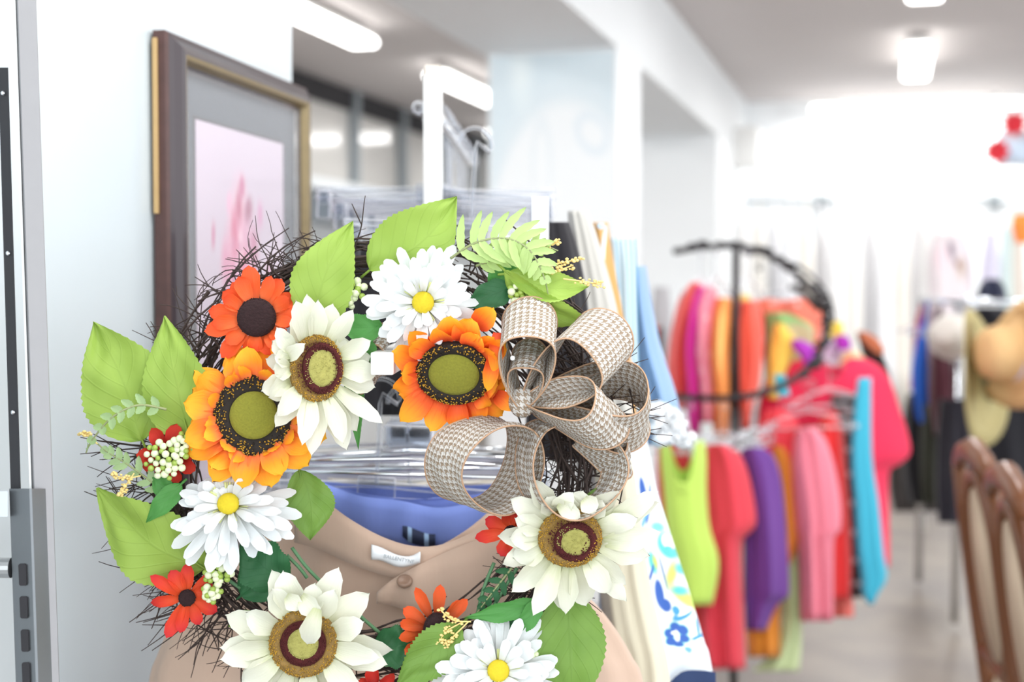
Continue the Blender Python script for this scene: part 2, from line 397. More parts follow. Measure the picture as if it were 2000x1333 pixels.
for nm_, keep in bars.items():
    bm = bmesh.new()
    R_ = [[bm.verts.new(p-FO) for p in ring(u, n)] for u, n in prof]
    for i in range(len(prof)-1):
        if pm[i] in keep:
            for j in range(4):
                f = bm.faces.new((R_[i][j], R_[i][(j+1) % 4], R_[i+1][(j+1) % 4], R_[i+1][j])); f.material_index = pm[i] if nm_ == 'frame_moulding' else 0
    bmesh.ops.delete(bm, geom=[v for v in bm.verts if not v.link_faces], context='VERTS')
    o = link(nm_, bm, [M_wood, M_wood2] if nm_ == 'frame_moulding' else M_gold, fr, smooth=False)
bm = bmesh.new(); sheet(bm, wp(0.04, 0.012, FB+0.04)-FO, LEN-0.08, FT-FB-0.08, right=UD); link('mat_board', bm, plain('slate_mat_board', rgb(84, 90, 97), 0.8), fr, smooth=False)
bm = bmesh.new(); sheet(bm, wp(0.095, 0.0125, FB+0.095)-FO, LEN-0.19, FT-FB-0.19, right=UD); link('mat_bevel', bm, plain('darker_bevel', rgb(66, 64, 68), 0.8), fr, smooth=False)
rd = random.Random(5); bl = []
for (u, v, a, b, t, c) in [(0.46, 0.62, .16, .22, 0, (236, 180, 200)), (0.42, 0.52, .2, .2, 20, (228, 150, 178)), (0.55, 0.55, .16, .2, -20, (216, 160, 185)),
    (0.45, 0.715, .05, .07, 0, (190, 90, 120)), (0.56, 0.71, .07, .05, 30, (170, 100, 125)), (0.70, 0.70, .045, .06, 0, (214, 150, 185)), (0.40, 0.64, .05, .10, 5, (214, 110, 140)),
    (0.50, 0.52, .07, .11, 0, (222, 120, 150)), (0.63, 0.58, .06, .1, -8, (196, 130, 155)), (0.30, 0.55, .06, .09, 5, (222, 150, 178)), (0.24, 0.40, .03, .035, 0, (150, 70, 100)),
    (0.34, 0.33, .03, .05, 0, (158, 80, 112)), (0.36, 0.24, .05, .03, 40, (170, 90, 125)), (0.62, 0.30, .10, .14, 20, (176, 150, 176)), (0.75, 0.38, .08, .12, 0, (196, 140, 165)),
    (0.52, 0.38, .09, .12, 0, (205, 150, 180)), (0.80, 0.5, .05, .10, 0, (220, 160, 185)), (0.47, 0.60, .03, .06, 0, (250, 220, 230)), (0.58, 0.47, .03, .05, 0, (250, 228, 235))]:
    bl.append((u, v+.07, a, b, t, rgb(*c), 0.7))
for i in range(16):
    c = rd.choice([(200, 110, 145), (232, 175, 200), (180, 120, 150), (210, 140, 170)])
    bl.append((0.5+rd.gauss(0, .13), 0.56+rd.gauss(0, .12), rd.uniform(.015, .045), rd.uniform(.03, .08), rd.uniform(-25, 25), rgb(*c), 0.6))
m_art = painted('tulip_watercolour', rgb(208, 192, 205), bl, 0.8, extra_bump=False)
bm = bmesh.new(); sheet(bm, wp(0.10, 0.0132, FB+0.10)-FO, LEN-0.20, FT-FB-0.20, right=UD); link('art_print', bm, m_art, fr, smooth=False)
bm = bmesh.new(); sheet(bm, wp(0.036, 0.019, FB+0.036)-FO, LEN-0.072, FT-FB-0.072, right=UD); link('glass', bm, M_glass, fr, smooth=False)
bm = bmesh.new(); box(bm, wp(-0.003, 0.004, FT-0.12)-FO, (0.005, 0.005, 0.22)); link('corner_strip', bm, plain('raw_pine', rgb(205, 172, 120), 0.6), fr, smooth=False)

# ---------------------------------------------------------------- steel shelving upright at the left edge
def prism(bm, sec, y0, y1, shift, mi=0, ny=1):
    """sec: (px, depth) corners at pixel row y0; walls follow the upright's slight lean"""
    rows = []
    for j in range(ny+1):
        py = y0+(y1-y0)*j/ny; rows.append([bm.verts.new(cam(px+shift*(py-y0)/1000, py, d)) for px, d in sec])
    k = len(sec)
    for j in range(ny):
        for i in range(k): bm.faces.new((rows[j][i], rows[j][(i+1) % k], rows[j+1][(i+1) % k], rows[j+1][i]))
    bm.faces.new(rows[0]); bm.faces.new(rows[-1][::-1]); bmesh.ops.recalc_face_normals(bm, faces=bm.faces)
sh = thing('shelving_upright', 'brushed steel shelving upright with slotted lower sleeve at the left edge', 'shelf post', cam(60, 1333, 1.25).xy.to_3d())
SO = sh.location.copy()
def addp(name, m, fn, lab=None):
    bm = bmesh.new(); fn(bm); bmesh.ops.translate(bm, vec=-SO, verts=bm.verts); o = link(name, bm, m, sh, smooth=False)
    if lab: o['label'] = lab
    return o
M_post = plain('satin_grey_metal', rgb(150, 150, 153), 0.5, 0.1, 0.04, 60, 0.06)
M_sleeve = plain('satin_sleeve_metal', rgb(128, 132, 136), 0.38, 0.75, 0.04, 60, 0.06)
addp('post', M_post, lambda b: prism(b, [(19, 1.262), (24, 1.255), (59, 1.262), (60, 1.30), (22, 1.30)], -320, 2600, 34))
addp('slot_channel', plain('black_rubber', rgb(42, 42, 46), 0.6), lambda b: prism(b, [(-4, 1.268), (15, 1.262), (16, 1.29), (-3, 1.29)], 132, 958, 30))
addp('channel_edge', M_white, lambda b: prism(b, [(15.5, 1.259), (19.5, 1.258), (20, 1.29), (16, 1.29)], -320, 958, 33))
addp('sleeve', M_sleeve, lambda b: prism(b, [(18, 1.262), (57, 1.243), (62, 1.243), (103, 1.268), (103, 1.30), (18, 1.30)], 955, 2600, 34))
for i, y in enumerate((1102, 1166, 1231, 1295)):
    def sl(b, y=y, i=i):
        x = 35.5+(y-1102)*0.035; p = [cam(x, y+3, 1.2535), cam(x+2.5, y, 1.2525), cam(x+12, y, 1.248), cam(x+15, y+3, 1.2465), cam(x+16, y+40, 1.2465), cam(x+13.5, y+43, 1.248), cam(x+4, y+43, 1.2525), cam(x+1.5, y+40, 1.2535)]
        q = [b.verts.new(v) for v in p]; b.faces.new(q)
        r = bmesh.ops.extrude_face_region(b, geom=list(b.faces)); bmesh.ops.translate(b, vec=RC @ Vector((0.002, 0, -0.012)), verts=[v for v in r['geom'] if isinstance(v, bmesh.types.BMVert)])
    addp('slot', M_dark, sl)  # dark block instead of an open hole, the shade inside put into its colour
for y in (182, 495, 806):
    addp('screw', M_chrome, lambda b, y=y: ball(b, cam(6+(y-182)*0.032, y, 1.263), 0.0022, 2))
addp('bracket', plain('pale_steel', rgb(190, 196, 202), 0.35, 0.6), lambda b: prism(b, [(-80, 1.255), (15, 1.255), (15, 1.27), (-80, 1.27)], 960, 1010, 0))
def rod(b): tube(b, [cam(-120, 1110, 1.27), cam(22, 1110, 1.27)], 0.0092, 16)
addp('cross_tube', M_steel, rod)

# ---------------------------------------------------------------- garments
def garment(name, label, cat, rows, d, thick, m, drop=None, bdrop=0.35, amp=0.06, folds=7, seed=0, sleeves=(), nr=26, nc=48, group=None, dfun=None, parent=None, panels=None):
    """a hung garment: a closed cloth tube; rows are (height, left, right) silhouettes, thick its half depth in metres"""
    rnd = random.Random(seed); bm = bmesh.new(); uvl = bm.loops.layers.uv.verify()
    R_ = cr(rows, nr); ph = [rnd.uniform(0, 6.28) for _ in range(5)]
    grid = []
    for i, (py, xl, xr) in enumerate(R_):
        v = i/(nr-1); mid = (xl+xr)/2; hw = (xr-xl)/2; row = []
        for j in range(nc):
            a = 2*math.pi*j/nc; c, s = math.cos(a), math.sin(a)
            rip = (0.35+v)*(math.sin(folds*a+ph[0]+v*1.3)*0.6+math.sin((folds*2+1)*a+ph[1]+v*2)*0.35+noise.noise(Vector((c*2+seed, s*2, v*3)))*0.8)
            th = thick*(1+amp*4*rip); hh = hw*(1+amp*0.25*rip*(0.4+v)); yy = py
            if drop: yy = py + drop(c)*(1 if s > 0 else bdrop)*max(0, 1-v*2.2)**1.5
            dd = d+(dfun(v) if dfun else 0)
            row.append((bm.verts.new(cam(mid+hh*c, yy, dd-th*s)), ((c+1)/2, 1-v)))
        grid.append(row)
    for i in range(nr-1):
        for j in range(nc):
            q = (j+1) % nc; vs = (grid[i][j], grid[i][q], grid[i+1][q], grid[i+1][j])
            f = bm.faces.new([x[0] for x in vs])
            for l, x in zip(f.loops, vs): l[uvl].uv = x[1]
    for (x0, y0, x1, y1, r0, r1, dz) in sleeves:
        a = cam(x0, y0, d); b = cam(x1, y1, d+dz); n = 10
        pts = [a.lerp(b, t/(n-1)) + Vector((0, 0, 0.012*math.sin(t/(n-1)*math.pi))) for t in range(n)]
        tube(bm, pts, [(r0+(r1-r0)*t/(n-1))*(1+0.06*math.sin(t*2.1+seed)) for t in range(n)], 14, cap=False)
    bmesh.ops.recalc_face_normals(bm, faces=bm.faces)
    o = link(name, bm, m, parent)
    md = o.modifiers.new('cloth_thickness', 'SOLIDIFY'); md.thickness = 0.0015
    if label: tag(o, label, cat, group)
    return o
def scoop(depth, wdt):
    return lambda c: depth*max(0, 1-(abs(c)/wdt)**2.2) if abs(c) < wdt else 0

# --- garments on the rack right behind the wreath
def tan_mat():
    m = fabric('tan_cotton', rgb(196, 170, 152), scale=12); return m
M_tan = tan_mat()
tan = garment('trousers', 'tan cotton trousers hanging right behind the lower wreath, white size label inside', 'trousers',
    [(985, 560, 985), (1060, 500, 1040), (1130, 420, 1110), (1200, 350, 1180), (1280, 308, 1232), (1360, 285, 1258), (1700, 240, 1300), (2050, 250, 1290)],
    1.56, 0.05, M_tan, drop=lambda c: 104*max(0, 1-(abs(c+0.05)/0.98)**2), bdrop=1.05, amp=0.05, folds=9, seed=3, nr=44, nc=90)
# front fly flap, seam, button, label as parts of the trousers
TO = tan.location
def tpart(name, m, fn, lab=None, smooth=True):
    bm = bmesh.new(); fn(bm); bmesh.ops.translate(bm, vec=-TO, verts=bm.verts); o = link(name, bm, m, tan, smooth=smooth)
    if lab: o['label'] = lab
    return o
def strip(bm, pts, d, n=30):
    """band between an upper and a lower polyline (px, top, bottom)"""
    uvl = bm.loops.layers.uv.verify(); P = cr(pts, n); prev = None
    for i, (x, a, b) in enumerate(P):
        cur = [bm.verts.new(cam(x, a+(b-a)*t/4, d-0.004*math.sin(math.pi*t/4)-0.002*math.sin(i*0.9))) for t in range(5)]
        if prev:
            for t in range(4):
                f = bm.faces.new((prev[t], prev[t+1], cur[t+1], cur[t]))
                for l, (uu, vv) in zip(f.loops, (((i-1)/(n-1), 1-t/4), ((i-1)/(n-1), 1-(t+1)/4), (i/(n-1), 1-(t+1)/4), (i/(n-1), 1-t/4))): l[uvl].uv = (uu, vv)
        prev = cur
o = tpart('waistband', M_tan, lambda b: strip(b, [(575, 950, 1060), (625, 972, 1075), (680, 1012, 1100), (740, 1046, 1122), (800, 1066, 1135), (855, 1066, 1135), (915, 1044, 1110), (975, 1008, 1080), (1020, 980, 1060)], 1.487))
o.modifiers.new('cloth_thickness', 'SOLIDIFY').thickness = 0.003
o = tpart('front_flap', M_tan, lambda b: strip(b, [(735, 1158, 1180), (770, 1130, 1185), (820, 1103, 1205), (880, 1075, 1225), (940, 1052, 1235), (1000, 1022, 1240), (1040, 1000, 1240)], 1.478))
o.modifiers.new('cloth_thickness', 'SOLIDIFY').thickness = 0.004
tpart('size_label', plain('white_satin_label', rgb(240, 244, 248), 0.5, var=0.01), lambda b: strip(b, [(725, 1064, 1094), (745, 1070, 1096), (775, 1084, 1108), (800, 1087, 1107), (820, 1078, 1100)], 1.474, 16), 'white woven label with grey lettering').modifiers.new('cloth_thickness', 'SOLIDIFY').thickness = 0.001
def text_obj(name, s, size, loc, rot, m, parent, ext=0.0003):
    cu = bpy.data.curves.new(name, 'FONT'); cu.body = s; cu.size = size; cu.extrude = ext; cu.align_x = 'CENTER'; cu.align_y = 'CENTER'
    cu.materials.append(m); t = bpy.data.objects.new(name, cu); C.objects.link(t)
    bpy.context.view_layer.update(); dg = bpy.context.evaluated_depsgraph_get(); me = bpy.data.meshes.new_from_object(t.evaluated_get(dg))
    C.objects.unlink(t); bpy.data.objects.remove(t); me.materials.clear(); me.materials.append(m)
    o = bpy.data.objects.new(name, me); C.objects.link(o); o.location = loc; o.rotation_euler = rot; o.parent = parent; return o
tx = text_obj('label_lettering', 'BALLENTYNE', 0.0054, cam(779, 1093, 1.4665)-TO, (RC @ Matrix.Rotation(math.radians(-11), 3, 'Z')).to_euler(), plain('grey_print', rgb(165, 175, 182), 0.8), tan)
def btn(b):
    M4 = Matrix.Translation(cam(790, 1136, 1.471)) @ (RC @ Matrix.Rotation(math.radians(-50), 3, 'X')).to_4x4()
    lathe(b, [(0, 0.001), (0.004, 0.0012), (0.0055, 0.0024), (0.0075, 0.0022), (0.0082, 0.0006), (0.0080, -0.0015), (0, -0.0018)], 24, M4)
tpart('button', plain('tan_button', rgb(150, 122, 104), 0.35), btn, 'round tan button')
def crease(b):
    for p in ([(560, 1120), (600, 1180), (640, 1260)], [(905, 1130), (940, 1180), (935, 1240)], [(700, 1130), (740, 1180), (770, 1250)]):
        tube(b, [cam(x, y, 1.4955) for x, y in p], 0.002, 6)
# second garment: blue waistband with dark label
M_blue = fabric('periwinkle_linen', rgb(112, 132, 205))
blue = garment('skirt', 'periwinkle blue skirt hanging behind the tan trousers, dark label inside', 'skirt',
    [(938, 585, 1020), (975, 580, 1022), (1040, 575, 1025), (1150, 560, 1040), (1500, 540, 1080), (1700, 520, 1100)],
    1.66, 0.035, M_blue, drop=lambda c: 38*max(0, 1-(c-0.1)**2), amp=0.03, folds=6, seed=11, nr=30, nc=60)
bm = bmesh.new(); strip(bm, [(622, 940, 1010), (700, 968, 1050), (780, 978, 1072), (860, 992, 1076), (955, 975, 1040)], 1.612); bmesh.ops.translate(bm, vec=-blue.location, verts=bm.verts)
o = link('waistband', bm, fabric('periwinkle_band', rgb(126, 148, 222)), blue); o.modifiers.new('cloth_thickness', 'SOLIDIFY').thickness = 0.003
bm = bmesh.new(); strip(bm, [(786, 1028, 1048), (800, 1030, 1060), (830, 1042, 1068), (850, 1044, 1066)], 1.604, 8); bmesh.ops.translate(bm, vec=-blue.location, verts=bm.verts)
o = link('neck_label', bm, striped('navy_label_weave', rgb(34, 44, 72), rgb(140, 170, 205), 2.6, 0, width=0.7), blue); o['label'] = 'navy woven label with pale blue bars'
garment('skirt', 'cream skirt waistband showing just above the blue skirt', 'skirt', [(934, 640, 1010), (960, 640, 1010), (1100, 630, 1020), (1500, 600, 1050)], 1.74, 0.03, fabric('cream_cotton', rgb(236, 228, 214)), drop=lambda c: 14*max(0, 1-c*c), amp=0.03, seed=21)
garment('skirt', 'black and white block patterned skirt behind the wire hangers', 'skirt', [(885, 575, 1035), (930, 575, 1040), (1100, 570, 1050), (1500, 560, 1060)], 1.86, 0.03,
    painted('monochrome_blocks', rgb(196, 196, 212), [(0.13, .985, .035, .012, 0, rgb(25, 25, 35), .1), (0.30, .96, .05, .012, 0, rgb(25, 25, 35), .1), (0.52, .985, .05, .012, 0, rgb(25, 25, 35), .1), (0.72, .965, .04, .012, 0, rgb(30, 30, 40), .1), (0.88, .985, .03, .012, 0, rgb(30, 30, 40), .1), (0.13, .95, .05, .008, 0, rgb(90, 90, 110), .1)]), amp=0.03, seed=22)
garment('skirt', 'navy skirt edge glimpsed through the bow loop', 'skirt', [(918, 840, 1060), (960, 840, 1065), (1300, 830, 1080)], 1.95, 0.03, fabric('navy_cotton', rgb(60, 74, 120)), amp=0.03, seed=23)
# upper tier
garment('trousers', 'black trousers folded on a clip hanger, seen between white petals and square cap', 'trousers', [(470, 672, 792), (560, 670, 800), (700, 672, 800), (812, 676, 796)], 1.78, 0.035, fabric('black_wool', rgb(24, 22, 28)), amp=0.04, seed=31)
garment('trousers', 'black trousers hanging under the clear clip beside the fern', 'trousers', [(434, 1046, 1112), (500, 1036, 1132), (620, 1030, 1150), (900, 1025, 1165)], 1.76, 0.03, fabric('black_cotton', rgb(30, 28, 34)), amp=0.05, seed=32)
garment('trousers', 'grey white linen trousers to the right of the black pair', 'trousers', [(412, 1108, 1150), (480, 1112, 1172), (600, 1118, 1205), (740, 1120, 1228), (900, 1125, 1245), (1100, 1130, 1240)], 1.84, 0.04, fabric('grey_white_linen', rgb(196, 194, 188)), amp=0.06, folds=5, seed=33)
garment('shirt', 'mustard and white garment edge between linen trousers and blue striped shirt', 'shirt', [(435, 1150, 1188), (520, 1155, 1200), (640, 1165, 1222), (760, 1175, 1240), (900, 1180, 1250)], 1.95, 0.04,
    painted('mustard_print', rgb(206, 160, 98), [(0.7, .88, .3, .05, 20, rgb(206, 208, 208), .3), (0.6, .97, .25, .03, 0, rgb(180, 205, 225), .3), (0.6, .80, .2, .03, 30, rgb(245, 240, 232), .3)]), amp=0.05, seed=34)
garment('shirt', 'white shirt with light blue vertical stripes, high behind the bow', 'shirt', [(466, 1176, 1242), (520, 1182, 1244), (620, 1188, 1246), (740, 1195, 1250), (870, 1200, 1262), (1000, 1210, 1268)], 2.05, 0.05, striped('blue_stripe_cotton', rgb(206, 216, 222), rgb(104, 166, 198), 7, 0, width=0.62), amp=0.06, folds=5, seed=35)
den = garment('blouse', 'light blue denim blouse with white frilled cuff beside the striped shirt', 'blouse', [(520, 1225, 1262), (600, 1228, 1275), (680, 1236, 1292), (760, 1246, 1318), (830, 1252, 1332), (870, 1250, 1318)], 2.15, 0.06, fabric('light_denim', rgb(140, 172, 210)), amp=0.05, folds=4, seed=36)
M_frill = fabric('white_frill', rgb(238, 242, 246))
bm = bmesh.new(); rd = random.Random(2)
for k_ in range(3):
    pts = []
    for t in range(20):
        x = 1262+k_*12+t*3.4; pts.append(cam(x, 800+k_*26+12*math.sin(t*1.5+k_)+t*0.6, 2.06-0.012*math.sin(t*2.3+k_)))
    tube(bm, pts, [0.007+0.004*math.sin(t*1.9+k_) for t in range(20)], 8)
bmesh.ops.translate(bm, vec=-den.location, verts=bm.verts); link('frilled_cuff', bm, M_frill, den)
# lower right
garment('trousers', 'pale khaki trousers hanging between the tan pair and the floral skirt', 'trousers', [(900, 1160, 1236), (1000, 1165, 1250), (1130, 1170, 1268), (1240, 1180, 1292), (1340, 1190, 1310), (1700, 1180, 1340), (2000, 1180, 1350)], 1.66, 0.04, fabric('pale_khaki', rgb(214, 208, 186)), amp=0.05, folds=5, seed=41)
GB, TQ, LM = rgb(56, 96, 176), rgb(92, 190, 190), rgb(196, 218, 110)
FROWS = [(850, 1190, 1262), (950, 1190, 1282), (1050, 1180, 1312), (1150, 1170, 1345), (1250, 1165, 1375), (1322, 1160, 1394), (1700, 1130, 1450)]
def fpx(x, y, rx, ry, ang, c, soft=.25):
    for i in range(6):
        a, b = FROWS[i], FROWS[i+1]
        if a[0] <= y <= b[0]:
            t = (y-a[0])/(b[0]-a[0]); xl = a[1]+(b[1]-a[1])*t; xr = a[2]+(b[2]-a[2])*t; wd = xr-xl
            return ((x-xl)/wd, 1-(i+t)/6, rx/wd, ry/(6*(b[0]-a[0])), ang, c, soft)
SB = rgb(110, 170, 220)
fb = [fpx(*a) for a in [(1256, 960, 7, 30, 0, GB), (1268, 985, 16, 10, 30, GB), (1262, 1008, 20, 7, 20, SB), (1285, 1030, 16, 12, 0, rgb(120, 200, 190), .5), (1306, 1066, 24, 30, 0, TQ), (1306, 1058, 15, 18, 0, PW), (1306, 1074, 10, 8, 0, TQ),
    (1275, 1100, 9, 26, -15, TQ, .4), (1280, 1098, 6, 18, -15, LM, .6), (1272, 1122, 12, 6, 30, GB), (1312, 1122, 24, 22, 20, LM, .6), (1330, 1112, 16, 15, 0, TQ, .6), (1338, 1168, 34, 22, -12, LM, .5), (1328, 1154, 22, 12, 0, TQ, .6), (1340, 1140, 9, 8, 0, PW, .5),
    (1288, 1160, 10, 30, 35, GB), (1300, 1182, 12, 14, 0, GB), (1296, 1120, 2.5, 40, 8, rgb(120, 140, 170)), (1332, 1200, 24, 10, 8, rgb(70, 150, 200)), (1336, 1194, 18, 6, 8, PW), (1320, 1192, 8, 10, 0, rgb(70, 150, 200)), (1362, 1225, 3, 24, -28, rgb(70, 150, 200)), (1366, 1244, 20, 6, 8, rgb(70, 150, 200)), (1368, 1250, 14, 4, 8, PW), (1375, 1215, 3, 20, -20, rgb(70, 150, 200)),
    (1258, 1300, 12, 22, 20, SB), (1290, 1290, 6, 34, 0, rgb(205, 218, 232), .8), (1240, 1220, 12, 18, 0, TQ), (1228, 1120, 10, 20, 20, GB), (1345, 1285, 8, 14, -20, SB)]]
for q in range(6):
    a = q*math.pi/3+.3; fb.append(fpx(1322+15*math.cos(a), 1243+19*math.sin(a), 13, 13, 0, rgb(120, 200, 190), .2)); 
for q in range(6):
    a = q*math.pi/3+.3; fb.append(fpx(1322+15*math.cos(a), 1243+19*math.sin(a), 11, 11, 0, GB, .2))
fb += [fpx(1322, 1243, 6, 15, 20, PW, .3), fpx(1318, 1236, 9, 5, 0, PW, .3)]
fl = garment('skirt', 'white skirt printed with blue, turquoise and lime flowers right of the wreath', 'skirt', FROWS, 1.80, 0.06,
    painted('floral_print', rgb(222, 231, 239), fb), amp=0.04, folds=6, seed=42, nr=36)
bm = bmesh.new(); strip(bm, [(1298, 1345, 1395), (1330, 1314, 1380), (1365, 1310, 1372), (1398, 1314, 1370)], 1.725, 10); bmesh.ops.translate(bm, vec=-fl.location, verts=bm.verts)
o = link('navy_hem_band', bm, fabric('navy_band', rgb(40, 58, 98)), fl); o['label'] = 'navy blue band'

# ---------------------------------------------------------------- the white rack and its hangers
rk = thing('clothes_rack', 'white square-tube clothes rack post rising above the clear hangers', 'clothes rack', (cam(846, 400, 2.0).x, cam(846, 400, 2.0).y, 0))
RO = rk.location.copy(); rot2 = Matrix.Rotation(YAW, 3, 'Z')
def rp(name, m, fn, smooth=False, lab=None):
    bm = bmesh.new(); fn(bm); o = link(name, bm, m, rk, smooth=smooth)
    if lab: o['label'] = lab
    return o
ptop = cam(846, 150, 2.0).z
rp('post', M_white, lambda b: bevbox(b, (0, 0, ptop/2), (0.0255, 0.0255, ptop), 0.002, rot2))
rp('post_cap', plain('ivory_cap', rgb(236, 226, 214), 0.5), lambda b: bevbox(b, (0, 0, ptop+0.006), (0.022, 0.022, 0.016), 0.002, rot2), lab='ivory plastic cap')
armz = cam(746, 711, 1.335).z
p_end = cam(746, 711, 1.335)-RO; p_post = Vector((0, 0, armz))
def arm(b):
    d_ = (p_post-p_end); L_ = d_.length; q = d_.to_track_quat('Y', 'Z').to_matrix(); bevbox(b, (p_post+p_end)/2, (0.0215, L_, 0.0215), 0.0015, q)
rp('front_arm', M_white, arm)
arm2z = cam(846, 212, 2.0).z
back = rot2 @ Vector((0.03, 1.0, 0)).normalized()
rp('back_arm', M_white, lambda b: bevbox(b, Vector((0, 0, arm2z)) + back*0.45, (0.01, 0.9, 0.012), 0.002, back.to_track_quat('Y', 'Z').to_matrix()))
rp('knob', M_clear, lambda b: ball(b, Vector((0, 0, arm2z)) + rot2 @ Vector((-0.02, -0.004, 0)), 0.010, 2), True)
for s in (-1, 1):
    rp('foot', M_white, lambda b, s=s: bevbox(b, rot2 @ Vector((0.0, 0.2*s, 0.015)), (0.03, 0.45, 0.03), 0.003, rot2))
    rp('foot', M_white, lambda b, s=s: bevbox(b, rot2 @ Vector((0.14*s, 0, 0.015)), (0.30, 0.03, 0.03), 0.003, rot2))
def hanger_proto(name, label, W, clips=True, drop=0.085, group=None):
    h = thing(name, label, 'hanger', group=group)
    bm = bmesh.new()
    pts = [(0, 0, -drop+0.006), (0, 0, -0.03), (0.002, 0, -0.018)] + [(0.022*math.cos(a), 0, 0.022*math.sin(a)-0.022) for a in [math.radians(x) for x in range(-20, 190, 15)]]
    tube(bm, pts, 0.0026, 6); link('hook', bm, M_clear, h)
    bm = bmesh.new()
    if clips:
        tube(bm, [(-W/2, 0, -drop), (-W*0.2, 0, -drop+0.003), (0, 0, -drop+0.006), (W*0.2, 0, -drop+0.003), (W/2, 0, -drop)], 0.0045, 8)
        tube(bm, [(-W/2, 0, -drop-0.012), (W/2, 0, -drop-0.012)], 0.003, 8)
        bevbox(bm, (0, 0, -drop), (0.045, 0.008, 0.03), 0.003)
        link('bar', bm, M_clear, h)
        for s in (-1, 1):
            bm = bmesh.new(); bevbox(bm, (s*W*0.46, 0, -drop-0.022), (0.020, 0.016, 0.040), 0.003); bevbox(bm, (s*W*0.46, -0.008, -drop-0.012), (0.014, 0.006, 0.020), 0.002); link('clip', bm, M_clear, h)
    else:
        pts = [(x*W/2, 0, -drop - 0.055*abs(x)**1.3) for x in [i/8-1 for i in range(17)]]
        tube(bm, pts, 0.006, 8); tube(bm, [(-W/2, 0, -drop-0.055), (W/2, 0, -drop-0.055)], 0.004, 8); link('shoulder_bar', bm, M_clear, h)
    return h
hp = None
UG = 'clear clip hangers on the upper back arm of the white rack'
for i in range(13):
    t = 0.03+0.062*i; base = RO + Vector((0, 0, arm2z)) + back*t
    if hp is None: hp = hanger_proto('clip_hanger', 'clear plastic clip hanger hooked on the upper back arm of the white rack', 0.33, drop=.13, group=UG); h = hp
    else: h = copy_tree(hp)
    h.location = base + Vector((0, 0, 0.012)); h.rotation_euler = (0, random.Random(i).uniform(-.06, .06), YAW + random.Random(i+50).uniform(-0.14, 0.14))
# a closer clear hanger with big clip next to the fern
h = copy_tree(hp); h.location = cam(930, 250, 1.80); h.rotation_euler = (0, math.radians(3), YAW+0.35)
h.pop('group', None) if hasattr(h, 'pop') else None
h['label'] = 'nearest clear hanger, its big right clip gripping the black trousers beside the fern'
if 'group' in h: del h['group']
bm = bmesh.new(); bevbox(bm, cam(1055, 428, 1.70), (0.020, 0.006, 0.052), 0.001, RC @ Matrix.Rotation(math.pi/2, 3, 'X')); 
tag(link('price_tag', bm, plain('white_card_tag', rgb(246, 248, 250), 0.5, var=0.01), smooth=False), 'white rectangular card tag standing above the fern fronds', 'tag')
# lower tier: thin wire hangers below the square cap
wg = None
LG = 'silver wire hangers carrying skirts inside the wreath opening'
for i, (x, y, dd, w_, tl, yw) in enumerate([(800, 742, 1.58, 0.29, 2.5, 0.10), (798, 742, 1.68, 0.31, -1.5, -0.15), (800, 742, 1.76, 0.32, 1, 0.22), (802, 742, 1.84, 0.33, -2, -0.05), (804, 740, 1.93, 0.34, 1.5, 0.12)]):
    if wg is None:
        wg = thing('wire_hanger', 'silver wire skirt hanger with clear centre piece inside the wreath opening', 'hanger', group=LG)
        bm = bmesh.new(); tube(bm, [(0, 0, -0.06), (0, 0, -0.02)] + [(0.014*math.cos(a), 0, 0.014*math.sin(a)-0.012) for a in [math.radians(q) for q in range(-20, 190, 20)]], 0.0016, 6); link('hook', bm, M_chrome, wg)
        bm = bmesh.new(); bevbox(bm, (0, 0, -0.066), (0.058, 0.010, 0.030), 0.005); link('centre_piece', bm, M_clear, wg)
        bm = bmesh.new(); tube(bm, [(-0.165, 0, -0.096), (-0.08, 0, -0.092), (0, 0, -0.088), (0.08, 0, -0.092), (0.165, 0, -0.096)], 0.0022, 8); tube(bm, [(-0.165, 0, -0.106), (0.165, 0, -0.106)], 0.0022, 8); link('wire_bar', bm, M_chrome, wg)
        for s in (-1, 1):
            bm = bmesh.new(); bevbox(bm, (s*0.155, 0, -0.112), (0.016, 0.012, 0.034), 0.003); link('clip', bm, M_clear, wg)
        h = wg
    else: h = copy_tree(wg)
    h.location = cam(x, y, dd); h.rotation_euler = (0, math.radians(tl), YAW+yw)
for i, (x, y, dd) in enumerate([(745, 800, 1.66), (790, 815, 1.74)]):
    h = copy_tree(hp); h.location = cam(x, y-60, dd); h.rotation_euler = (0, 0.05*(1-2*i), YAW+0.2*i)
    h['group'] = 'clear clip hangers on the front arm below the square cap'; h['label'] = 'clear clip hanger on the front arm, seen below the white square cap'

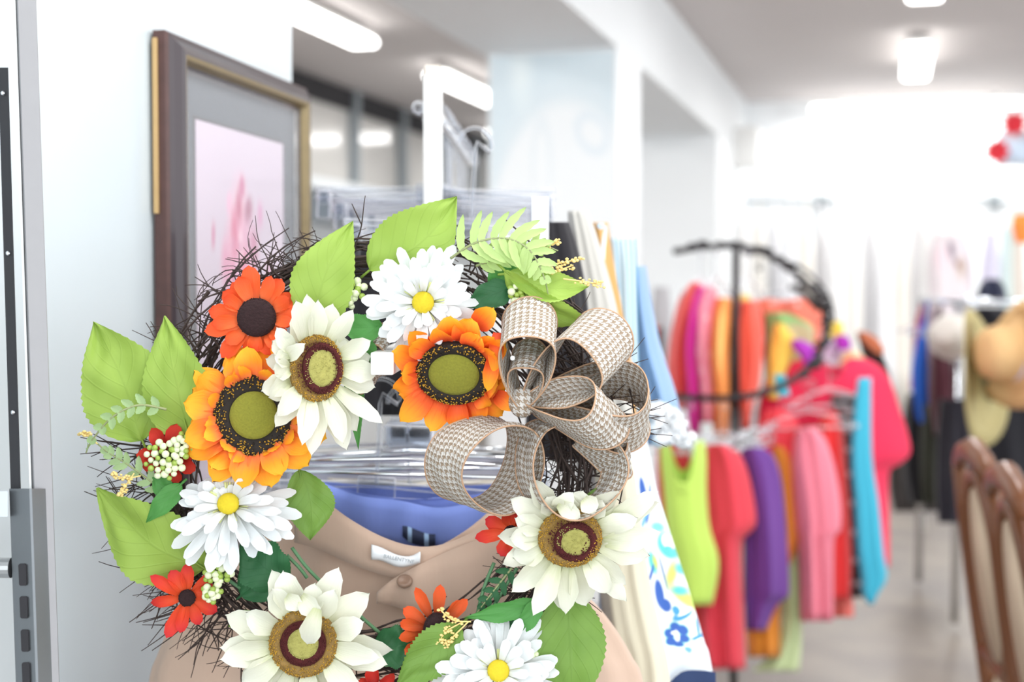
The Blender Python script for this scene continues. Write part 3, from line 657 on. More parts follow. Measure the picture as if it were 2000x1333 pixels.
# ================================================================ THE WREATH
WC = cam(745, 905, 1.40); WI = (Matrix.Translation(WC) @ RC.to_4x4()).inverted()
wr = thing('wreath', 'round twig wreath with silk sunflowers, daisies, leaves and houndstooth bow', 'wreath', WC, camo.rotation_euler)
PXM = 1.40/F
def L(px, py, z): return WI @ cam(px, py, 1.40-z)
PROF = {'broad': [(0, .55), (.3, .9), (.6, 1), (.85, .66), (1, .05)], 'lance': [(0, .40), (.25, .78), (.5, 1), (.8, .66), (1, .02)],
        'strap': [(0, .30), (.4, .72), (.75, 1), (.92, .86), (1, .35)], 'rud': [(0, .4), (.4, .9), (.7, 1), (.9, .62), (1, .12)]}
def petal(bm, uvl, O, ax, side, nor, Lg, W, e0, e1, cup, prof, rnd, nl=10, nw=6, twist=0.0, mi=0):
    """petal from O along ax, curling from elevation e0 to e1 out of the flower plane"""
    pts = []; x = z = 0.0; grid = []; ph = rnd.uniform(0, 6)
    for i in range(nl+1):
        t = i/nl; e = e0+(e1-e0)*t*t if i else e0
        if i: x += math.cos(e)*Lg/nl; z += math.sin(e)*Lg/nl
        wd = W/2*tab(t, PROF[prof]); row = []; tw = twist*t
        for j in range(nw+1):
            s = j/nw*2-1
            zz = z + cup*W*(s*s)*math.sin(math.pi*min(1, t*1.1+0.05)) + 0.025*W*math.cos(s*7)*(1-t) + 0.07*W*math.sin(t*7+ph)*s + 0.05*W*math.sin(t*4.5+ph*2)
            co = O + ax*(x - 0.06*W*s*s*(t > .9)) + side*(s*wd*math.cos(tw)) + nor*(zz+s*wd*math.sin(tw)); row.append(bm.verts.new(co))
        grid.append(row)
    for i in range(nl):
        for j in range(nw):
            f = bm.faces.new((grid[i][j], grid[i][j+1], grid[i+1][j+1], grid[i+1][j])); f.material_index = mi
            for l, (a, b) in zip(f.loops, ((i, j), (i, j+1), (i+1, j+1), (i+1, j))): l[uvl].uv = (b/nw, a/nl)
def reach_at(reach, deg):
    deg %= 360; r = sorted(reach); r = [(r[-1][0]-360, r[-1][1])] + r + [(r[0][0]+360, r[0][1])]
    for (a, va), (b, vb_) in zip(r, r[1:]):
        if a <= deg <= b: return va+(vb_-va)*(deg-a)/(b-a)
def flower(name, label, c, z, tilt, layers, m, seed, centre, extras=(), prof='broad', off=(0, 0)):
    """layers: (count, reach px table or number, width px, r0 px, elev0, elev1 degrees, z shift mm, start deg)"""
    rnd = random.Random(seed); O = L(c[0], c[1], z); nor = Vector((tilt[0], tilt[1], 1)).normalized()
    ex = (Vector((1, 0, 0)) - nor*nor.x).normalized(); ey = nor.cross(ex)
    bm = bmesh.new(); uvl = bm.loops.layers.uv.verify()
    for (n, reach, W, r0, e0, e1, dz, st) in layers:
        for k in range(n):
            dg = st+360*k/n+rnd.gauss(0, 5.5); a = math.radians(dg)
            rch = (reach if isinstance(reach, (int, float)) else reach_at(reach, dg))*rnd.uniform(0.86, 1.06)
            # direction in the picture plane at angle a, laid into the flower plane
            v = Vector((math.cos(a), math.sin(a), 0)); ax = (v - nor*(v.dot(nor))).normalized(); side = nor.cross(ax)
            E0 = math.radians(e0+rnd.gauss(0, 5)); E1 = math.radians(e1+rnd.gauss(0, 14)); em = (E0*2+E1)/3
            Lg = max(12, rch-r0)*PXM/max(0.5, math.cos(em))/max(0.6, ax.xy.length)
            petal(bm, uvl, O + ax*(r0*PXM) + nor*(dz/1000+rnd.uniform(-.001, .001)), ax, side, nor, Lg, W*PXM*rnd.uniform(.88, 1.1), E0, E1, rnd.uniform(.12, .36)*rnd.choice([1, 1, 1, -0.6]), prof, rnd, twist=rnd.gauss(0, .38))
    for (bx, by, tx_, ty, W, z0, z1) in extras:
        P0 = L(bx, by, z0); P1 = L(tx_, ty, z1); ax = (P1-P0); lg = ax.length; ax.normalize(); side = Vector((0, 0, 1)).cross(ax).normalized(); nn = ax.cross(side)
        petal(bm, uvl, P0, ax, side, nn, lg*1.04, W*PXM, 0.30, -0.45, 0.2, prof, rnd)
    fo = link(name, bm, m, wr, origin=O)
    if label: fo['label'] = label
    # base of the flower under the petals and its centre
    M4 = Matrix.Translation(nor*0.0) @ Matrix((ex, ey, nor)).transposed().to_4x4()
    centre(fo, M4, rnd); return fo
M_olive = plain('olive_velvet', rgb(140, 140, 48), 0.95, var=0.2, scale=500, bstr=0.8, bdist=0.001)
M_blackseed = plain('black_seed', rgb(36, 26, 18), 0.8, var=0.3, scale=500)
M_goldseed = plain('golden_seed', rgb(196, 150, 40), 0.7, var=0.25, scale=300)
M_brass = plain('brown_gold_seed', rgb(160, 126, 62), 0.75, var=0.3, scale=400)
M_maroon = plain('maroon_velvet', rgb(84, 26, 26), 0.95, var=0.25, scale=500, bstr=0.8)
M_lime = plain('pale_olive_velvet', rgb(176, 172, 96), 0.95, var=0.15, scale=450, bstr=0.8)
M_brown = plain('dark_brown_plush', rgb(54, 32, 34), 1.0, var=0.3, scale=420, bstr=1.0, bdist=0.002)
M_egg = plain('egg_yellow', rgb(212, 190, 30), 0.8, var=0.12, scale=400, bstr=0.6)
def disc_centre(rings, grains, off=(0, 0), dome=0.0012, sc=(1, 1)):
    """rings: (radius px, height m, material index of the band ending there)"""
    def f(fo, M4, rnd):
        mats = [M_olive, M_blackseed, M_goldseed, M_brass, M_maroon, M_lime, M_brown, M_egg]
        M5 = M4 @ Matrix.Translation((0, 0, 0)) @ Matrix.Diagonal((sc[0], sc[1], 1, 1))
        prev = 0; bulge = .0014
        for i, (r, hh, mi, nm2) in enumerate(rings):
            bm = bmesh.new(); r *= PXM; n = 6
            h0 = rings[i-1][1] if i else None
            if i == 0: prof_ = [(r*t/n, hh-dome*(t/n)**2) for t in range(n+1)]+[(r*1.01, hh-.006)]
            else:
                prof_ = [(0 if i == len(rings)-1 else prev, hh-0.003), (prev*.95, hh-.002)] + [(prev+(r-prev)*t/n, hh+bulge*math.sin(math.pi*t/n)-0.0008) for t in range(n+1)] + [(r*1.01, hh-0.008)]
            lathe(bm, prof_, 40, M5)
            npro = len(bm.faces)
            M6 = M5 @ Matrix.Translation((off[0]*PXM if i < len(rings)-1 or len(rings) == 1 else 0, off[1]*PXM if i < len(rings)-1 or len(rings) == 1 else 0, 0))
            if i < len(rings)-1: bmesh.ops.translate(bm, vec=(M5.to_3x3() @ Vector((off[0]*PXM, off[1]*PXM, 0))), verts=bm.verts)
            g = [x for x in grains if x[0] == i]
            for (_, cnt, ma, mb, sz) in g:
                for q in range(cnt):
                    a = rnd.uniform(0, 2*math.pi); rr = prev+(r-prev)*math.sqrt(rnd.uniform(0.02, 1)); t = (rr-prev)/max(1e-6, r-prev)
                    zz = hh+bulge*math.sin(math.pi*t)+rnd.uniform(-.0002, .0009)
                    ball(bm, M5 @ Vector((rr*math.cos(a), rr*math.sin(a), zz)), sz*rnd.uniform(.7, 1.2), 0 if sz < .0009 else 1, 0)
                    # recolour this grain
                    fs = bm.faces[-1:] if False else None
            slots = [mats[mi]]
            if g:
                slots = [mats[mi], mats[g[0][2]], mats[g[0][3]]]
                bm.faces.ensure_lookup_table(); base_n = npro
                per = 20 if g[0][4] < .0009 else 80
                for fi in range(base_n, len(bm.faces)): bm.faces[fi].material_index = 1 if ((fi-base_n)//per) % 5 < 2 else 2
            o = link(nm2, bm, slots, fo)
            prev = r
    return f
OR1, OR2, YE1, YE2 = rgb(226, 84, 34), rgb(246, 124, 54), rgb(252, 160, 26), rgb(255, 184, 34)
M_sun = petal_mat('orange_to_yellow_petal', [(0.0, rgb(228, 92, 40)), (0.30, rgb(248, 130, 68)), (0.62, rgb(252, 158, 32)), (1.0, rgb(255, 184, 36))])
M_sun2 = petal_mat('red_orange_to_yellow_petal', [(0.0, rgb(214, 62, 24)), (0.38, rgb(238, 98, 36)), (0.68, rgb(250, 140, 24)), (1.0, rgb(254, 176, 32))])
M_wsun = petal_mat('cream_petal', [(0.0, rgb(190, 196, 150)), (0.3, rgb(220, 221, 200)), (1.0, rgb(230, 232, 220))], trans=0.25)
M_daisy = petal_mat('white_petal', [(0.0, rgb(200, 208, 176)), (0.25, rgb(228, 231, 230)), (1.0, rgb(234, 238, 241))], trans=0.25)
M_orange = petal_mat('orange_petal', [(0.0, rgb(236, 120, 68)), (0.5, rgb(238, 96, 38)), (1.0, rgb(232, 76, 30))])
M_redor = petal_mat('red_orange_petal', [(0.0, rgb(232, 90, 40)), (0.6, rgb(222, 62, 36)), (1.0, rgb(206, 36, 46))])
M_red = petal_mat('red_petal', [(0.0, rgb(150, 20, 14)), (0.6, rgb(196, 34, 20)), (1.0, rgb(206, 52, 30))])
M_rust = petal_mat('rust_orange_petal', [(0.0, rgb(150, 58, 20)), (0.5, rgb(206, 84, 30)), (1.0, rgb(228, 84, 28))])
sunc = disc_centre([(45, 0.011, 0, 'olive_dome'), (76, 0.006, 1, 'seed_ring')], [(1, 620, 1, 2, .0008)], dome=.004)
wsc = disc_centre([(29, 0.0066, 5, 'green_eye'), (43, 0.0062, 4, 'maroon_ring'), (64, 0.005, 3, 'seed_ring')], [(0, 120, 5, 5, .0006), (1, 240, 4, 4, .0007), (2, 620, 3, 2, .0007)], off=(0, 0))
# yellow-orange sunflowers
flower('sunflower', 'big yellow sunflower with orange-tinted petals, left side', (497, 812), 0.045, (0.05, 0.08),
    [(14, [(0, 128), (45, 128), (90, 140), (135, 146), (180, 146), (225, 152), (270, 146), (315, 165)], 62, 58, 8, -12, -3, 8),
     (12, [(0, 120), (45, 118), (90, 125), (135, 128), (180, 132), (225, 134), (270, 134), (315, 140)], 60, 60, 28, -6, 0, 22), (14, 92, 34, 66, 62, 30, 2, 0)], M_sun, 4, sunc)
s2 = disc_centre([(48, 0.010, 0, 'olive_dome'), (72, 0.006, 1, 'seed_ring')], [(1, 520, 1, 2, .0008)], dome=.004, sc=(1, .86))
flower('sunflower', 'orange sunflower with cupped petals beside the bow', (888, 728), 0.052, (-0.10, -0.42),
    [(15, [(0, 104), (20, 100), (60, 130), (90, 128), (135, 122), (180, 126), (225, 124), (270, 128), (315, 118), (340, 118)], 52, 60, 20, -6, -5, 5),
     (12, [(0, 92), (60, 112), (90, 100), (135, 100), (180, 112), (225, 118), (270, 120), (315, 104)], 50, 60, 48, 22, -2, 14)], M_sun2, 9, s2,
    extras=[(930, 640, 965, 600, 46, .06, .075), (968, 770, 1008, 800, 34, .05, .06), (966, 690, 952, 765, 30, .062, .07), (972, 650, 966, 730, 30, .062, .07)])
# white sunflowers
w1 = disc_centre([(33, 0.0064, 5, 'green_eye'), (46, 0.0060, 4, 'maroon_ring'), (60, 0.004, 3, 'seed_ring')], [(0, 120, 5, 5, .0006), (1, 240, 4, 4, .0007), (2, 560, 3, 2, .0007)], off=(13, 0), sc=(.84, 1.05))
flower('white_sunflower', 'cream sunflower with a maroon ring, upper left centre', (617, 720), 0.062, (0.42, 0.05),
    [(13, [(0, 112), (40, 90), (75, 150), (100, 150), (120, 110), (150, 92), (180, 100), (210, 100), (250, 165), (285, 175), (320, 160), (345, 118)], 46, 48, 8, -8, -2, 12),
     (11, [(0, 105), (75, 130), (100, 140), (150, 84), (180, 84), (210, 92), (250, 150), (285, 162), (320, 140)], 42, 48, 26, 4, 0, 25)], M_wsun, 13, w1, prof='lance',
    extras=[(560, 700, 596, 672, 30, .07, .085), (575, 690, 540, 640, 34, .07, .075), (565, 745, 510, 765, 44, .07, .08)])
flower('white_sunflower', 'large cream sunflower at the bottom left, one petal folded over its centre', (593, 1256), 0.050, (0.05, 0.0),
    [(12, [(0, 160), (30, 150), (60, 150), (90, 150), (120, 150), (150, 165), (180, 175), (210, 165), (250, 165), (300, 165), (330, 175)], 56, 52, 6, -8, -3, 4),
     (11, [(0, 140), (60, 135), (90, 130), (150, 140), (180, 150), (270, 145)], 50, 52, 24, 2, 0, 20)], M_wsun, 17, wsc, prof='lance',
    extras=[(588, 1165, 628, 1205, 40, .072, .08), (620, 1190, 600, 1260, 42, .085, .072), (560, 1165, 590, 1190, 34, .07, .075)])
w3 = disc_centre([(27, 0.0066, 5, 'green_eye'), (41, 0.0062, 4, 'maroon_ring'), (60, 0.005, 3, 'seed_ring')], [(0, 120, 5, 5, .0006), (1, 240, 4, 4, .0007), (2, 560, 3, 2, .0007)], off=(10, -8), sc=(1, .92))
flower('white_sunflower', 'large cream sunflower with a maroon ring, lower right under the bow', (1113, 1050), 0.066, (0.05, -0.12),
    [(13, [(0, 150), (25, 178), (55, 100), (90, 88), (120, 128), (150, 150), (180, 140), (215, 158), (250, 165), (290, 165), (320, 160), (345, 165)], 50, 50, 6, -8, -3, 10),
     (12, [(0, 140), (25, 150), (55, 92), (90, 78), (120, 110), (150, 125), (215, 130), (250, 150), (290, 150), (320, 145)], 46, 50, 22, 2, 0, 26)], M_wsun, 23, w3, prof='lance',
    extras=[(1085, 1000, 1120, 962, 40, .07, .085), (1140, 975, 1165, 1000, 38, .08, .085), (1090, 985, 1135, 1012, 34, .08, .085), (1190, 1020, 1285, 960, 44, .06, .07), (1180, 1060, 1290, 1040, 48, .065, .07)])
# daisies
def daisy_centre(fo, M4, rnd):
    bm = bmesh.new(); r = 21*PXM; lathe(bm, [(r*math.sin(t/6*math.pi/2), 0.006+0.005*math.cos(t/6*math.pi/2)) for t in range(7)]+[(r*.9, 0.0)], 28, M4)
    link('yellow_eye', bm, M_egg, fo)
    bm = bmesh.new()
    for k in range(34):
        a = rnd.uniform(0, 6.28); q = M4 @ Vector((r*1.0*math.cos(a), r*1.0*math.sin(a), 0.003)); e_ = M4 @ Vector((r*1.9*math.cos(a), r*1.9*math.sin(a), 0.010)); tube(bm, [q, q.lerp(e_, .5)+Vector((0, 0, .001)), e_], .0006, 4)
    link('stamens', bm, plain('pale_green_stamen', rgb(214, 220, 150), 0.7), fo)
def daisy(label, c, z, tilt, reach, seed, W=24):
    k = lambda s: [(a, r_*s) for a, r_ in reach]
    flower('daisy', label, c, z, tilt, [(17, k(1.0), W, 12, 4, -6, -8, 0), (16, k(.92), W, 12, 16, -4, -5, 11), (15, k(.76), W, 12, 32, 5, -2, 4), (12, k(.5), W*.8, 12, 52, 30, 0, 20)], M_daisy, seed, daisy_centre, prof='strap')
daisy('white daisy with ragged petals at the top of the wreath', (826, 592), 0.050, (0.08, 0.05), [(0, 118), (30, 96), (60, 122), (90, 120), (120, 108), (150, 118), (180, 130), (215, 112), (250, 120), (285, 108), (330, 102)], 31)
daisy('white daisy with ragged petals on the left side below the yellow sunflower', (448, 987), 0.048, (0.0, 0.35), [(0, 128), (30, 112), (60, 84), (100, 66), (140, 78), (180, 125), (215, 126), (250, 138), (285, 118), (330, 148)], 33)
daisy('white daisy with ragged petals at the bottom centre', (973, 1312), 0.050, (0.05, 0.3), [(0, 118), (30, 98), (55, 140), (90, 112), (120, 110), (160, 118), (180, 128), (220, 120), (270, 110), (330, 125)], 37, 26)
# small orange flowers
def plush(rpx, zc=0.005, name='plush_centre', sc=(1, 1)):
    def f(fo, M4, rnd):
        bm = bmesh.new(); r = rpx*PXM
        lathe(bm, [(0, zc+.006), (r*.5, zc+.0058), (r*.85, zc+.0045), (r, zc+.001), (r*.97, zc-.006)], 36, M4 @ Matrix.Diagonal((sc[0], sc[1], 1, 1)))
        for q in range(260):
            a = rnd.uniform(0, 6.28); rr = r*math.sqrt(rnd.random()); ball(bm, M4 @ Vector((rr*math.cos(a)*sc[0], rr*math.sin(a)*sc[1], zc+.0055-.003*(rr/r)**3)), .0007, 0)
        link(name, bm, M_brown, fo)
    return f
flower('orange_flower', 'orange flower with a dark plush centre, top left', (503, 622), 0.040, (0.0, 0.12),
    [(13, [(0, 82), (45, 92), (80, 102), (120, 92), (180, 92), (210, 106), (260, 80), (300, 75)], 36, 30, 10, -8, -2, 10), (9, [(0, 76), (80, 86), (180, 82), (210, 90), (260, 66)], 30, 30, 26, 4, 0, 30)], M_orange, 41, plush(37), prof='rud')
flower('red_orange_flower', 'red orange flower with slim petals, lower left edge', (365, 1168), 0.035, (0.25, 0.1),
    [(10, [(0, 58), (30, 66), (75, 70), (110, 66), (150, 78), (200, 76), (240, 84), (270, 70), (300, 56), (330, 62)], 27, 10, 14, -10, 0, 12)], M_redor, 43, plush(16, .004), prof='rud')
flower('red_flower', 'red flower half hidden by white berries, left side', (332, 893), 0.026, (0, 0), [(9, [(0, 52), (60, 60), (100, 66), (180, 64), (230, 56), (270, 62)], 30, 10, 8, -10, 0, 5)], M_red, 45, plush(14, .003), prof='rud')
flower('rust_flower', 'rust orange flower at the bottom centre', (852, 1232), 0.030, (0.2, 0.1),
    [(13, [(0, 50), (40, 78), (65, 96), (95, 100), (120, 90), (150, 78), (180, 78), (215, 72), (270, 60)], 25, 24, 14, -4, 0, 3)], M_rust, 47, plush(29, .004, sc=(.9, 1.2)), prof='rud')
flower('orange_flower', 'orange petals peeking out left of the right cream sunflower', (1000, 1040), 0.032, (-0.2, 0.1), [(8, [(0, 40), (120, 45), (180, 70), (240, 62), (270, 50)], 30, 8, 10, -14, 0, 15)], M_redor, 49, plush(13, .003), prof='rud')
flower('red_flower', 'red petals low at the bottom edge of the wreath', (735, 1350), 0.024, (0, 0), [(8, [(0, 50), (180, 45)], 26, 8, 10, -10, 0, 5)], M_red, 51, plush(12, .003), prof='rud')

# leaves
def leaf_mat(name, c1, c2):
    m, nt, b = nm(name)
    uv = N(nt, 'ShaderNodeUVMap'); sx = N(nt, 'ShaderNodeSeparateXYZ'); nt.links.new(uv.outputs[0], sx.inputs[0])
    ab = N(nt, 'ShaderNodeMath', operation='SUBTRACT'); nt.links.new(sx.outputs[0], ab.inputs[0]); ab.inputs[1].default_value = .5
    a2 = N(nt, 'ShaderNodeMath', operation='ABSOLUTE'); nt.links.new(ab.outputs[0], a2.inputs[0])
    # side veins slant toward the tip
    sk = N(nt, 'ShaderNodeMath', operation='MULTIPLY_ADD'); nt.links.new(a2.outputs[0], sk.inputs[0]); sk.inputs[1].default_value = -.75; nt.links.new(sx.outputs[1], sk.inputs[2])
    ml = N(nt, 'ShaderNodeMath', operation='MULTIPLY'); nt.links.new(sk.outputs[0], ml.inputs[0]); ml.inputs[1].default_value = 7
    fr_ = N(nt, 'ShaderNodeMath', operation='PINGPONG'); nt.links.new(ml.outputs[0], fr_.inputs[0]); fr_.inputs[1].default_value = .5
    vn = N(nt, 'ShaderNodeMapRange'); nt.links.new(fr_.outputs[0], vn.inputs[0]); vn.inputs[1].default_value = .09; vn.inputs[2].default_value = 0
    mr = N(nt, 'ShaderNodeMapRange'); nt.links.new(a2.outputs[0], mr.inputs[0]); mr.inputs[1].default_value = .022; mr.inputs[2].default_value = 0.005
    mx = N(nt, 'ShaderNodeMath', operation='MAXIMUM'); nt.links.new(vn.outputs[0], mx.inputs[0]); nt.links.new(mr.outputs[0], mx.inputs[1])
    no = N(nt, 'ShaderNodeTexNoise'); tc = N(nt, 'ShaderNodeTexCoord'); nt.links.new(tc.outputs['Object'], no.inputs[0]); no.inputs['Scale'].default_value = 38; no.inputs['Detail'].default_value = 5
    c = mix(nt, c1, c2, no.outputs[0]); hf = N(nt, 'ShaderNodeMath', operation='MULTIPLY'); nt.links.new(mx.outputs[0], hf.inputs[0]); hf.inputs[1].default_value = .10
    nt.links.new(mix(nt, c, tuple(x*.62 for x in c1[:3])+(1,), hf.outputs[0]), b.inputs['Base Color']); b.inputs['Roughness'].default_value = .6
    bp = N(nt, 'ShaderNodeBump'); bp.inputs['Strength'].default_value = .22; bp.inputs['Distance'].default_value = .0016; bp.invert = True
    sm = N(nt, 'ShaderNodeMath', operation='MULTIPLY_ADD'); nt.links.new(no.outputs[0], sm.inputs[0]); sm.inputs[1].default_value = .8; nt.links.new(mx.outputs[0], sm.inputs[2])
    nt.links.new(sm.outputs[0], bp.inputs['Height']); nt.links.new(bp.outputs[0], b.inputs['Normal']); thin_leafy(m, .22, c1); return m
M_leaf = leaf_mat('light_green_silk_leaf', rgb(146, 178, 74), rgb(160, 190, 84)); M_leaf2 = leaf_mat('mid_green_silk_leaf', rgb(104, 142, 58), rgb(122, 160, 68))
M_dleaf = leaf_mat('dark_green_silk_leaf', rgb(34, 92, 54), rgb(52, 112, 66)); M_gleaf = leaf_mat('fresh_green_silk_leaf', rgb(72, 140, 64), rgb(88, 156, 76))
def leaf(tip, base, W, z, m=None, roll=0.0, arch=0.12, bend=0.0, zt=None, seed=0, ser=0.035, fold=0.10, maxat=.38, name='leaf', notch=0):
    rnd = random.Random(seed+7); P0 = L(base[0], base[1], z); P1 = L(tip[0], tip[1], z if zt is None else zt); ax = P1-P0; Lg = ax.length; ax.normalize()
    side = Vector((0, 0, 1)).cross(ax).normalized(); nor = ax.cross(side); q = Matrix.Rotation(roll, 3, ax); side = q @ side; nor = q @ nor
    nl, nw = 40, 12; W = W*PXM; bm = bmesh.new(); uvl = bm.loops.layers.uv.verify(); grid = []
    for i in range(nl+1):
        t = i/nl
        if t < maxat: pr = math.sin(t/maxat*math.pi/2)**.62
        else: u = (t-maxat)/(1-maxat); pr = (math.cos(u*math.pi/2)**1.0)*(1-.14*u)+.0
        if notch: pr *= 1-notch*(0.5+0.5*math.cos(t*2*math.pi*2.5))*(t > .2)
        row = []
        for j in range(nw+1):
            s = j/nw*2-1; wd = W/2*pr
            if abs(s) > .99: wd *= 1+ser*(1.4*((i*.5) % 1)*2-1)
            zz = fold*W*abs(s)**1.4*pr + arch*Lg*math.sin(math.pi*t)*.6 + .018*W*math.sin(6*s+t*9+seed) + .07*W*noise.noise(Vector((s*1.8, t*4, seed*3.1))) - .005*W*math.cos((t-.75*abs(s)/2)*7*2*math.pi)*abs(s)*(1-abs(s))*4
            row.append(bm.verts.new(P0 + ax*(t*Lg - .0*abs(s)) + side*(s*wd + bend*Lg*math.sin(math.pi*t)) + nor*zz))
        grid.append(row)
    for i in range(nl):
        for j in range(nw):
            f = bm.faces.new((grid[i][j], grid[i][j+1], grid[i+1][j+1], grid[i+1][j]))
            for l, (a, b_) in zip(f.loops, ((i, j), (i, j+1), (i+1, j+1), (i+1, j))): l[uvl].uv = (b_/nw, a/nl)
    tube(bm, [P0-ax*Lg*.10-nor*.004, P0, P0+ax*Lg*.2+nor*(arch*Lg*.3-.0006)], [.0014, .0012, .0008], 6)
    return link(name, bm, m or M_leaf, wr)
leaf((182, 628), (278, 862), 176, .018, roll=.10, seed=1, arch=.10, bend=-.05)
leaf((322, 617), (372, 868), 142, .024, roll=-.15, seed=2, bend=-.02)
leaf((690, 431), (612, 655), 122, .028, roll=.1, seed=3, bend=.07, maxat=.42)
leaf((893, 383), (722, 528), 150, .026, roll=.1, seed=4, bend=-.10, maxat=.42)
leaf((1160, 630), (985, 528), 92, .046, roll=.75, seed=5, bend=-.10, zt=.03, maxat=.5)
leaf((1150, 560), (990, 535), 74, .040, roll=-.5, seed=25, bend=-.14, zt=.03, maxat=.5)
leaf((190, 953), (400, 1112), 158, .020, roll=-.10, seed=6, bend=.06)
leaf((606, 1056), (585, 918), 96, .016, m=M_leaf2, seed=7, bend=.10, maxat=.5)
leaf((1120, 1400), (1108, 1150), 138, .020, seed=8, m=M_leaf2, maxat=.42)
leaf((772, 1345), (900, 1222), 92, .040, seed=9, m=M_leaf2, ser=.07)
leaf((468, 1062), (560, 1142), 112, .022, m=M_dleaf, seed=10, maxat=.5, notch=.15)
leaf((560, 1090), (470, 1165), 90, .018, m=M_dleaf, seed=19, maxat=.5)
leaf((812, 1262), (730, 1262), 92, .022, m=M_dleaf, seed=11, maxat=.5, notch=.15)
leaf((655, 640), (748, 640), 62, .034, m=M_gleaf, seed=12, notch=.2)
leaf((700, 880), (690, 660), 40, .010, m=M_gleaf, seed=28)
leaf((905, 600), (1000, 560), 62, .034, m=M_dleaf, seed=13, notch=.15)
leaf((1020, 500), (960, 570), 60, .030, m=M_gleaf, seed=26)
leaf((285, 1022), (355, 945), 44, .038, m=M_gleaf, seed=14, notch=.1)
leaf((350, 975), (300, 935), 40, .034, m=M_gleaf, seed=20)
leaf((905, 1208), (1060, 1180), 46, .036, m=M_gleaf, seed=15, notch=.2)
leaf((1010, 1248), (1055, 1170), 40, .038, m=M_gleaf, seed=16, notch=.1)
leaf((1020, 975), (1050, 1010), 40, .030, m=M_leaf2, seed=17)
leaf((1185, 945), (1150, 1000), 44, .030, m=M_leaf2, seed=18)
leaf((1015, 1150), (1060, 1110), 40, .030, m=M_leaf2, seed=21)
leaf((445, 1225), (500, 1200), 36, .030, m=M_leaf2, seed=22)
leaf((690, 1325), (640, 1290), 40, .030, m=M_leaf2, seed=23)
leaf((960, 1190), (1040, 1225), 50, .026, m=M_dleaf, seed=24)
leaf((735, 715), (700, 650), 44, .030, m=M_gleaf, seed=27, notch=.2)

# fern frond, sprigs and their yellow tips
def frond(name, path, n, ln, wd, m, z, tipw=.4, seed=0, stem_r=.0013, both=True, curl=.3, a0=68):
    rnd = random.Random(seed); P = [L(x, y, zz) for x, y, zz in cr([(a, b, z+c) for a, b, c in path], 40)]; bm = bmesh.new(); uvl = bm.loops.layers.uv.verify()
    tube(bm, P, [stem_r*(1-.5*i/39) for i in range(40)], 6, mi=1)
    for k in range(n):
        t = .12+.86*k/n; i = int(t*38); o = P[i]; ax = (P[i+1]-P[i]).normalized()
        for s in ((1, -1) if both else (1 if k % 2 else -1,)):
            sd = Vector((0, 0, 1)).cross(ax).normalized()*s; dr = (ax*math.cos(math.radians(a0))+sd*math.sin(math.radians(a0))+Vector((0, 0, rnd.uniform(-.1, .25)))).normalized()
            l_ = ln*PXM*(math.sin(math.pi*min(1, .25+t*.85))**.7)*rnd.uniform(.85, 1.1); side = Vector((0, 0, 1)).cross(dr).normalized(); grid = []
            for q in range(9):
                u = q/8; wq = wd*PXM/2*(math.sin(math.pi*(.15+.85*u))**.6 if u < 1 else .03)*(1+.18*(q % 2)); c = o+dr*l_*u + ax*l_*curl*u*u - Vector((0, 0, 1))*l_*.18*u*u
                grid.append([bm.verts.new(c+side*wq*v-Vector((0, 0, 1))*abs(v)*-.0012) for v in (-1, 0, 1)])
            for q in range(8):
                for v in range(2):
                    f = bm.faces.new((grid[q][v], grid[q][v+1], grid[q+1][v+1], grid[q+1][v]))
                    for lp, (a, b_) in zip(f.loops, ((q, v), (q, v+1), (q+1, v+1), (q+1, v))): lp[uvl].uv = (b_/2, a/8)
    return link(name, bm, [m, plain(name+'_stem', rgb(150, 160, 112), .6)], wr)
M_fern = leaf_mat('pale_fern', rgb(172, 200, 122), rgb(190, 214, 140)); M_sprig = leaf_mat('dusty_sprig', rgb(150, 180, 124), rgb(172, 198, 146))
frond('fern_frond', [(880, 505, 0), (930, 474, .012), (990, 466, .018), (1035, 490, .02), (1062, 540, .014), (1072, 585, .006)], 13, 62, 15, M_fern, .042, seed=1)
frond('fern_frond', [(930, 520, 0), (980, 500, .01), (1050, 480, .012), (1090, 490, .01)], 10, 34, 12, M_fern, .036, seed=2)
frond('leafy_sprig', [(325, 800, 0), (270, 792, .01), (220, 815, .014), (180, 860, .012), (168, 885, .01)], 8, 22, 14, M_sprig, .050, seed=3, both=True)
frond('leafy_sprig', [(345, 985, -.005), (300, 945, 0), (245, 905, .004), (205, 880, .006), (172, 848, .008)], 9, 26, 13, M_sprig, .032, seed=4)
frond('leafy_sprig', [(1000, 1110, 0), (960, 1160, 0), (930, 1200, 0)], 5, 24, 12, M_dleaf, .020, seed=5)
M_yt = plain('cream_yellow_bud', rgb(240, 214, 140), .6)
def budtwig(path, z, seed, m=M_yt):
    rnd = random.Random(seed); P = [L(x, y, z) for x, y in cr(path, 16)]; bm = bmesh.new(); tube(bm, P, .0008, 5)
    for k in range(26):
        i = rnd.randint(5, 15); ball(bm, P[i]+Vector((rnd.uniform(-1, 1), rnd.uniform(-1, 1), rnd.uniform(-.5, 1)))*.003, rnd.uniform(.0012, .0022), 1, sc=(1, .8, 1))
    link('bud_twig', bm, m, wr)
for i, p in enumerate([[(1030, 500), (1060, 485), (1090, 470)], [(1040, 470), (1052, 480), (1070, 478)], [(1070, 520), (1105, 512), (1138, 505)], [(1100, 545), (1140, 550), (1175, 556)], [(1060, 530), (1090, 528), (1120, 518)],
    [(190, 868), (172, 850), (160, 845)], [(275, 930), (245, 935), (222, 928)], [(262, 925), (245, 950), (236, 965)], [(905, 1215), (870, 1235), (858, 1255)], [(920, 1215), (885, 1212), (860, 1192)], [(915, 1215), (880, 1250), (872, 1262)]]): budtwig(p, .045, i)
